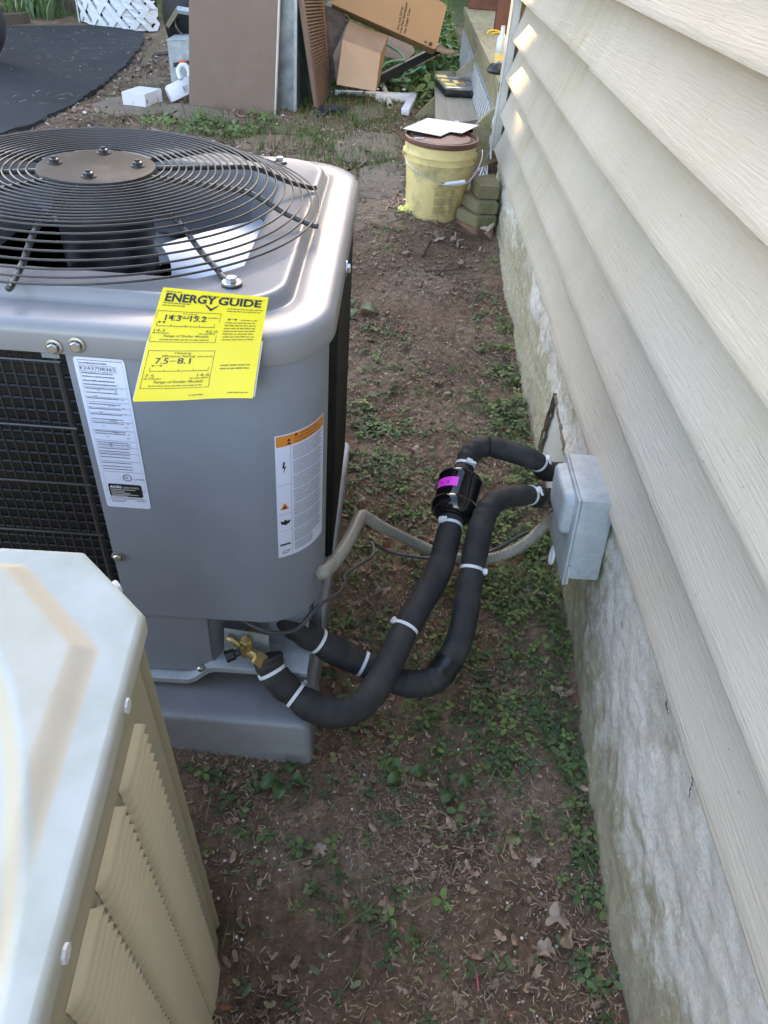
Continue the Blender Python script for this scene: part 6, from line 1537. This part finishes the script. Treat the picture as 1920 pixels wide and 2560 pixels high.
dleaf(1195, 1015, .03, 0, 'dead_leaf', 'brown leaf scrap at the broken opening of the foundation', 1, 32, (.2, .2), .4)
dleaf(800, 738, .04, 10, 'dead_leaf', 'dark dry leaf beside the coil corner of the heat pump', 1, 33, (.2, .2), .8)
dleaf(835, 1960, .040, 30, 'dead_leaf', 'tan leaf left of the middle of the soil strip', 5, 40, (.2, .1), .6)
dleaf(690, 1840, .034, 100, 'grey_leaf', 'small grey leaf beside the bare patch near the old air conditioner', 5, 41, (.2, .0), .5)
dleaf(1010, 1600, .036, 60, 'dead_leaf', 'brown leaf below the second pipe bend', 5, 42, (.2, .2), .6)
dleaf(1150, 1860, .036, 200, 'grey_leaf', 'pale torn leaf halfway between middle weeds and foundation', 5, 43, (.1, .1), .5)
dleaf(965, 850, .042, 15, 'grey_leaf', 'pale leaf on bare soil in the middle of the path beyond the drier', 5, 44, (.3, .1), .7)
dleaf(905, 620, .05, 200, 'dead_leaf', 'brown leaf on the bare soil below the bucket twigs', 5, 45, (.3, .1), .8)
dleaf(1000, 575, .055, 70, 'dead_leaf', 'brown leaf on the soil just below the bucket foot', 5, 46, (.3, .1), .8)
dleaf(780, 1080, .036, 20, 'grey_leaf', 'pale leaf in the low weeds beside the service panel', 5, 47, (.2, .1), .5)
dleaf(640, 2080, .030, 70, 'dead_leaf', 'tan leaf on the soil low in the strip near the old air conditioner', 1, 48, (.2, .1), .6)
dleaf(870, 2140, .030, 170, 'grey_leaf', 'grey leaf near the bottom edge of the soil strip', 5, 49, (.2, .1), .5)
# plantain leaves
def broad(px, py, n, size, label, seed):
    rr = random.Random(seed); c = GP(px, py); root = empty('plantain', c, label, 'weed'); 
    for k in range(n):
        a = 2*PI*k/n+rr.uniform(-.5, .5); L = size*rr.uniform(.7, 1.15)
        def fn(u, v):
            w = .30*L*math.sin(PI*min(1, .06+.94*u))**.8*(v-.5)*2; x = L*(.25+.8*u); z = .012+.020*math.sin(PI*u)+.010*abs(v-.5)*2-.012*u
            return (c[0]+x*math.cos(a)-w*math.sin(a), c[1]+x*math.sin(a)+w*math.cos(a), c[2]+z)
        v, f = grid(9, 5, fn); o = build('leaf', v, f, 'plant', root, smooth=True, tint=[rr.uniform(.2, .6)]*len(f))
broad(715, 1955, 4, .062, 'broad leaved plantain on the soil in front of the pad', 4)
broad(1010, 1945, 3, .055, 'dark broad leaved weed on the soil in the middle of the strip', 5)
broad(1130, 1975, 3, .052, 'broad leaved weed right of the middle on the soil strip', 6)
broad(880, 775, 4, .11, 'pale green leafy weed beside the coil of the heat pump', 8)
broad(790, 1700, 4, .06, 'small green weed under the front pipe', 9)
# stones
def stone(px, py, s, label, seed, mat='stone'):
    rr = random.Random(seed); c = GP(px, py); bm = bmesh.new(); bmesh.ops.create_icosphere(bm, subdivisions=3, radius=1)
    a, b = rr.uniform(0, 6), rr.uniform(0, 6)
    for vv in bm.verts:
        q = vv.co; k = 1+.18*math.sin(3*q.x+a)*math.sin(3*q.y+b)+.08*math.sin(7*q.z+a); vv.co = Vector((q.x*s*k, q.y*s*.8*k, q.z*s*.5*k))
    bm.verts.index_update(); mb = MB(); mb.add([np.array(vv.co)+c+A3((0, 0, s*.15)) for vv in bm.verts], [tuple(q.index for q in ff.verts) for ff in bm.faces]); bm.free()
    tag(mb.build('stone', mat, None, smooth=True), label, 'stone', 'loose stones on the soil')
stone(1243, 1188, .026, 'round grey stone on the soil behind the two pipes', 1)
stone(1085, 1770, .022, 'flat grey stone on the soil below the pipe bends', 2)
stone(1205, 875, .020, 'small grey stone at the edge of the clover by the wall', 3)
stone(1245, 1600, .010, 'tiny white stone on the soil between pipe and wall', 4, 'white_plastic')
# twigs
def twig(pts, r, label, mat='twig', name='twig', cat='twig'):
    P = spline([GP(*p)+A3((0, 0, .010)) for p in pts], 6); single(MB().tube(P, np.linspace(r, r*.5, len(P)), 6), name, mat, label, cat, 'twigs on the soil' if name == 'twig' else None, smooth=True)
twig([(1190, 810), (1182, 770), (1192, 745), (1210, 735)], .006, 'curved light brown twig beside the clover at the wall')
twig([(1055, 645), (1075, 605), (1082, 590)], .007, 'forked brown twig on bare soil below the bricks')
twig([(1060, 682), (1120, 680), (1180, 672)], .005, 'long dark twig lying across the bare soil')
twig([(1070, 705), (1100, 685), (1130, 660)], .005, 'slanting dark twig on the bare soil')
twig([(865, 2470), (888, 2415), (905, 2370)], .0028, 'straw stalk lying on the soil near the bottom of the view')
twig([(1200, 1988), (1218, 2025), (1228, 2062)], .0025, 'pale stalk on the soil right of the middle weeds')
twig([(562, 2040), (610, 2078), (690, 2095)], .0022, 'thin pale curved stalk beside the old air conditioner')
twig([(1175, 1690), (1215, 1700)], .006, 'short pale stick right of the pipe bend')
twig([(1175, 2390), (1188, 2430), (1195, 2480)], .0030, 'short pink wire offcut on the soil near the bottom of the view', 'pink_wire', 'wire_offcut', 'wire')
twig([(1288, 1745), (1290, 1800), (1285, 1825)], .0022, 'thin green cord scrap among clover at the wall', 'hose_green', 'cord_scrap', 'cord')
# pale yellow blossom beside the bucket
c = GP(1010, 533); root = empty('blossom', c, 'pale yellow blossom lying left of the bucket foot', 'flower')
for k in range(7):
    a = k*.9; v, f = grid(5, 5, lambda u, w: (c[0]+.022*math.cos(a)+(u-.5)*.038, c[1]+.018*math.sin(a)+(w-.5)*.034, c[2]+.020+.018*math.sin(PI*u)*math.sin(PI*w)+.012*math.sin(a*2)))
    build('petal', v, f, 'yellow_petal', root, smooth=True)
# spiky plant and tree trunk beyond the driveway
c = GP(92, 42); root = empty('spiky_plant', c, 'green leafy clump growing beyond the driveway', 'plant'); rr = random.Random(5)
for k in range(46):
    a = rr.uniform(0, 6.28); L = rr.uniform(.25, .55); lean_ = rr.uniform(.25, 1.0); w = .018
    b = c+A3((rr.uniform(-.25, .25), rr.uniform(-.2, .2), 0))
    def fn(u, v): 
        q = lean_*u*u*L; ww = w*(1-u)**.6*(v-.5)*2; return (b[0]+q*math.cos(a)-ww*math.sin(a), b[1]+q*math.sin(a)+ww*math.cos(a), b[2]+L*u*(1-.3*u*lean_))
    v, f = grid(6, 3, fn); build('leaf_blade', v, f, 'plant', root, smooth=True, tint=[rr.uniform(.3, .9)]*len(f))
def tree(x, y, H, cr, seed, label, n=2600, trunk_r=.16, cb=.35, lsz=.34):
    q = np.random.default_rng(seed); z0 = gz(y)-.1
    root = empty('tree', (x, y, z0), label, 'tree', 'trees behind the yard')
    P = spline([(x, y, z0), (x+.1, y, z0+H*.3), (x-.05, y+.1, z0+H*.6), (x, y, z0+H*.92)], 8)
    mb = MB().tube(P, np.linspace(trunk_r*1.25, .03, len(P)), 10)
    for k in range(9):
        t = .3+.06*k; b = P[int(t*(len(P)-1))]; a = q.uniform(0, 6.28); e = b+A3((math.cos(a)*cr*.7, math.sin(a)*cr*.7, H*.16))
        mb.tube(spline([b, (b+e)/2+A3((0, 0, .2)), e], 5), np.linspace(trunk_r*.4, .02, 11), 6)
    mb.build('trunk', 'bark', root, smooth=True)
    u = q.normal(0, 1, (n, 3)); u /= np.linalg.norm(u, axis=1)[:, None]; r = q.uniform(.25, 1, n)**.5
    lob = 1+.25*np.sin(3*np.arctan2(u[:, 1], u[:, 0])+seed)+.2*np.sin(5*u[:, 2]+seed)
    p = np.stack([x+u[:, 0]*r*cr*lob, y+u[:, 1]*r*cr*lob, z0+H*(cb+(1-cb)/2)+u[:, 2]*r*H*(1-cb)/2*lob], 1)
    tv = [(-.5, -.3, 0), (.5, -.35, .1), (.45, .4, -.05), (-.4, .35, .12)]
    o = scat('crown', 'tree_leaf', tv, [(0, 1, 2, 3)], p, q.uniform(0, 6.28, n), q.uniform(0, 1.6, n), q.uniform(0, 6.28, n), q.uniform(.6, 1.4, n)*lsz, q.uniform(.1, .9, n), None) if False else None
    me = None
    tv = np.array(tv); yaw = q.uniform(0, 6.28, n); til = q.uniform(0, 1.6, n); s = q.uniform(.6, 1.4, n)*lsz; vv = []; ff = []
    for i in range(n):
        m_ = Euler((til[i], 0, yaw[i])).to_matrix()
        for t in tv: vv.append(np.array(m_ @ Vector(t))*s[i]+p[i])
        ff.append((4*i, 4*i+1, 4*i+2, 4*i+3))
    o = build('crown', vv, ff, 'tree_leaf', root, tint=q.uniform(.1, .9, n)); o['kind'] = 'stuff'
tb = GP(166, 34); tree(tb[0], tb[1], 5.5, 1.7, 1, 'slender brown tree trunk beyond the driveway', 1500, .11, .5)
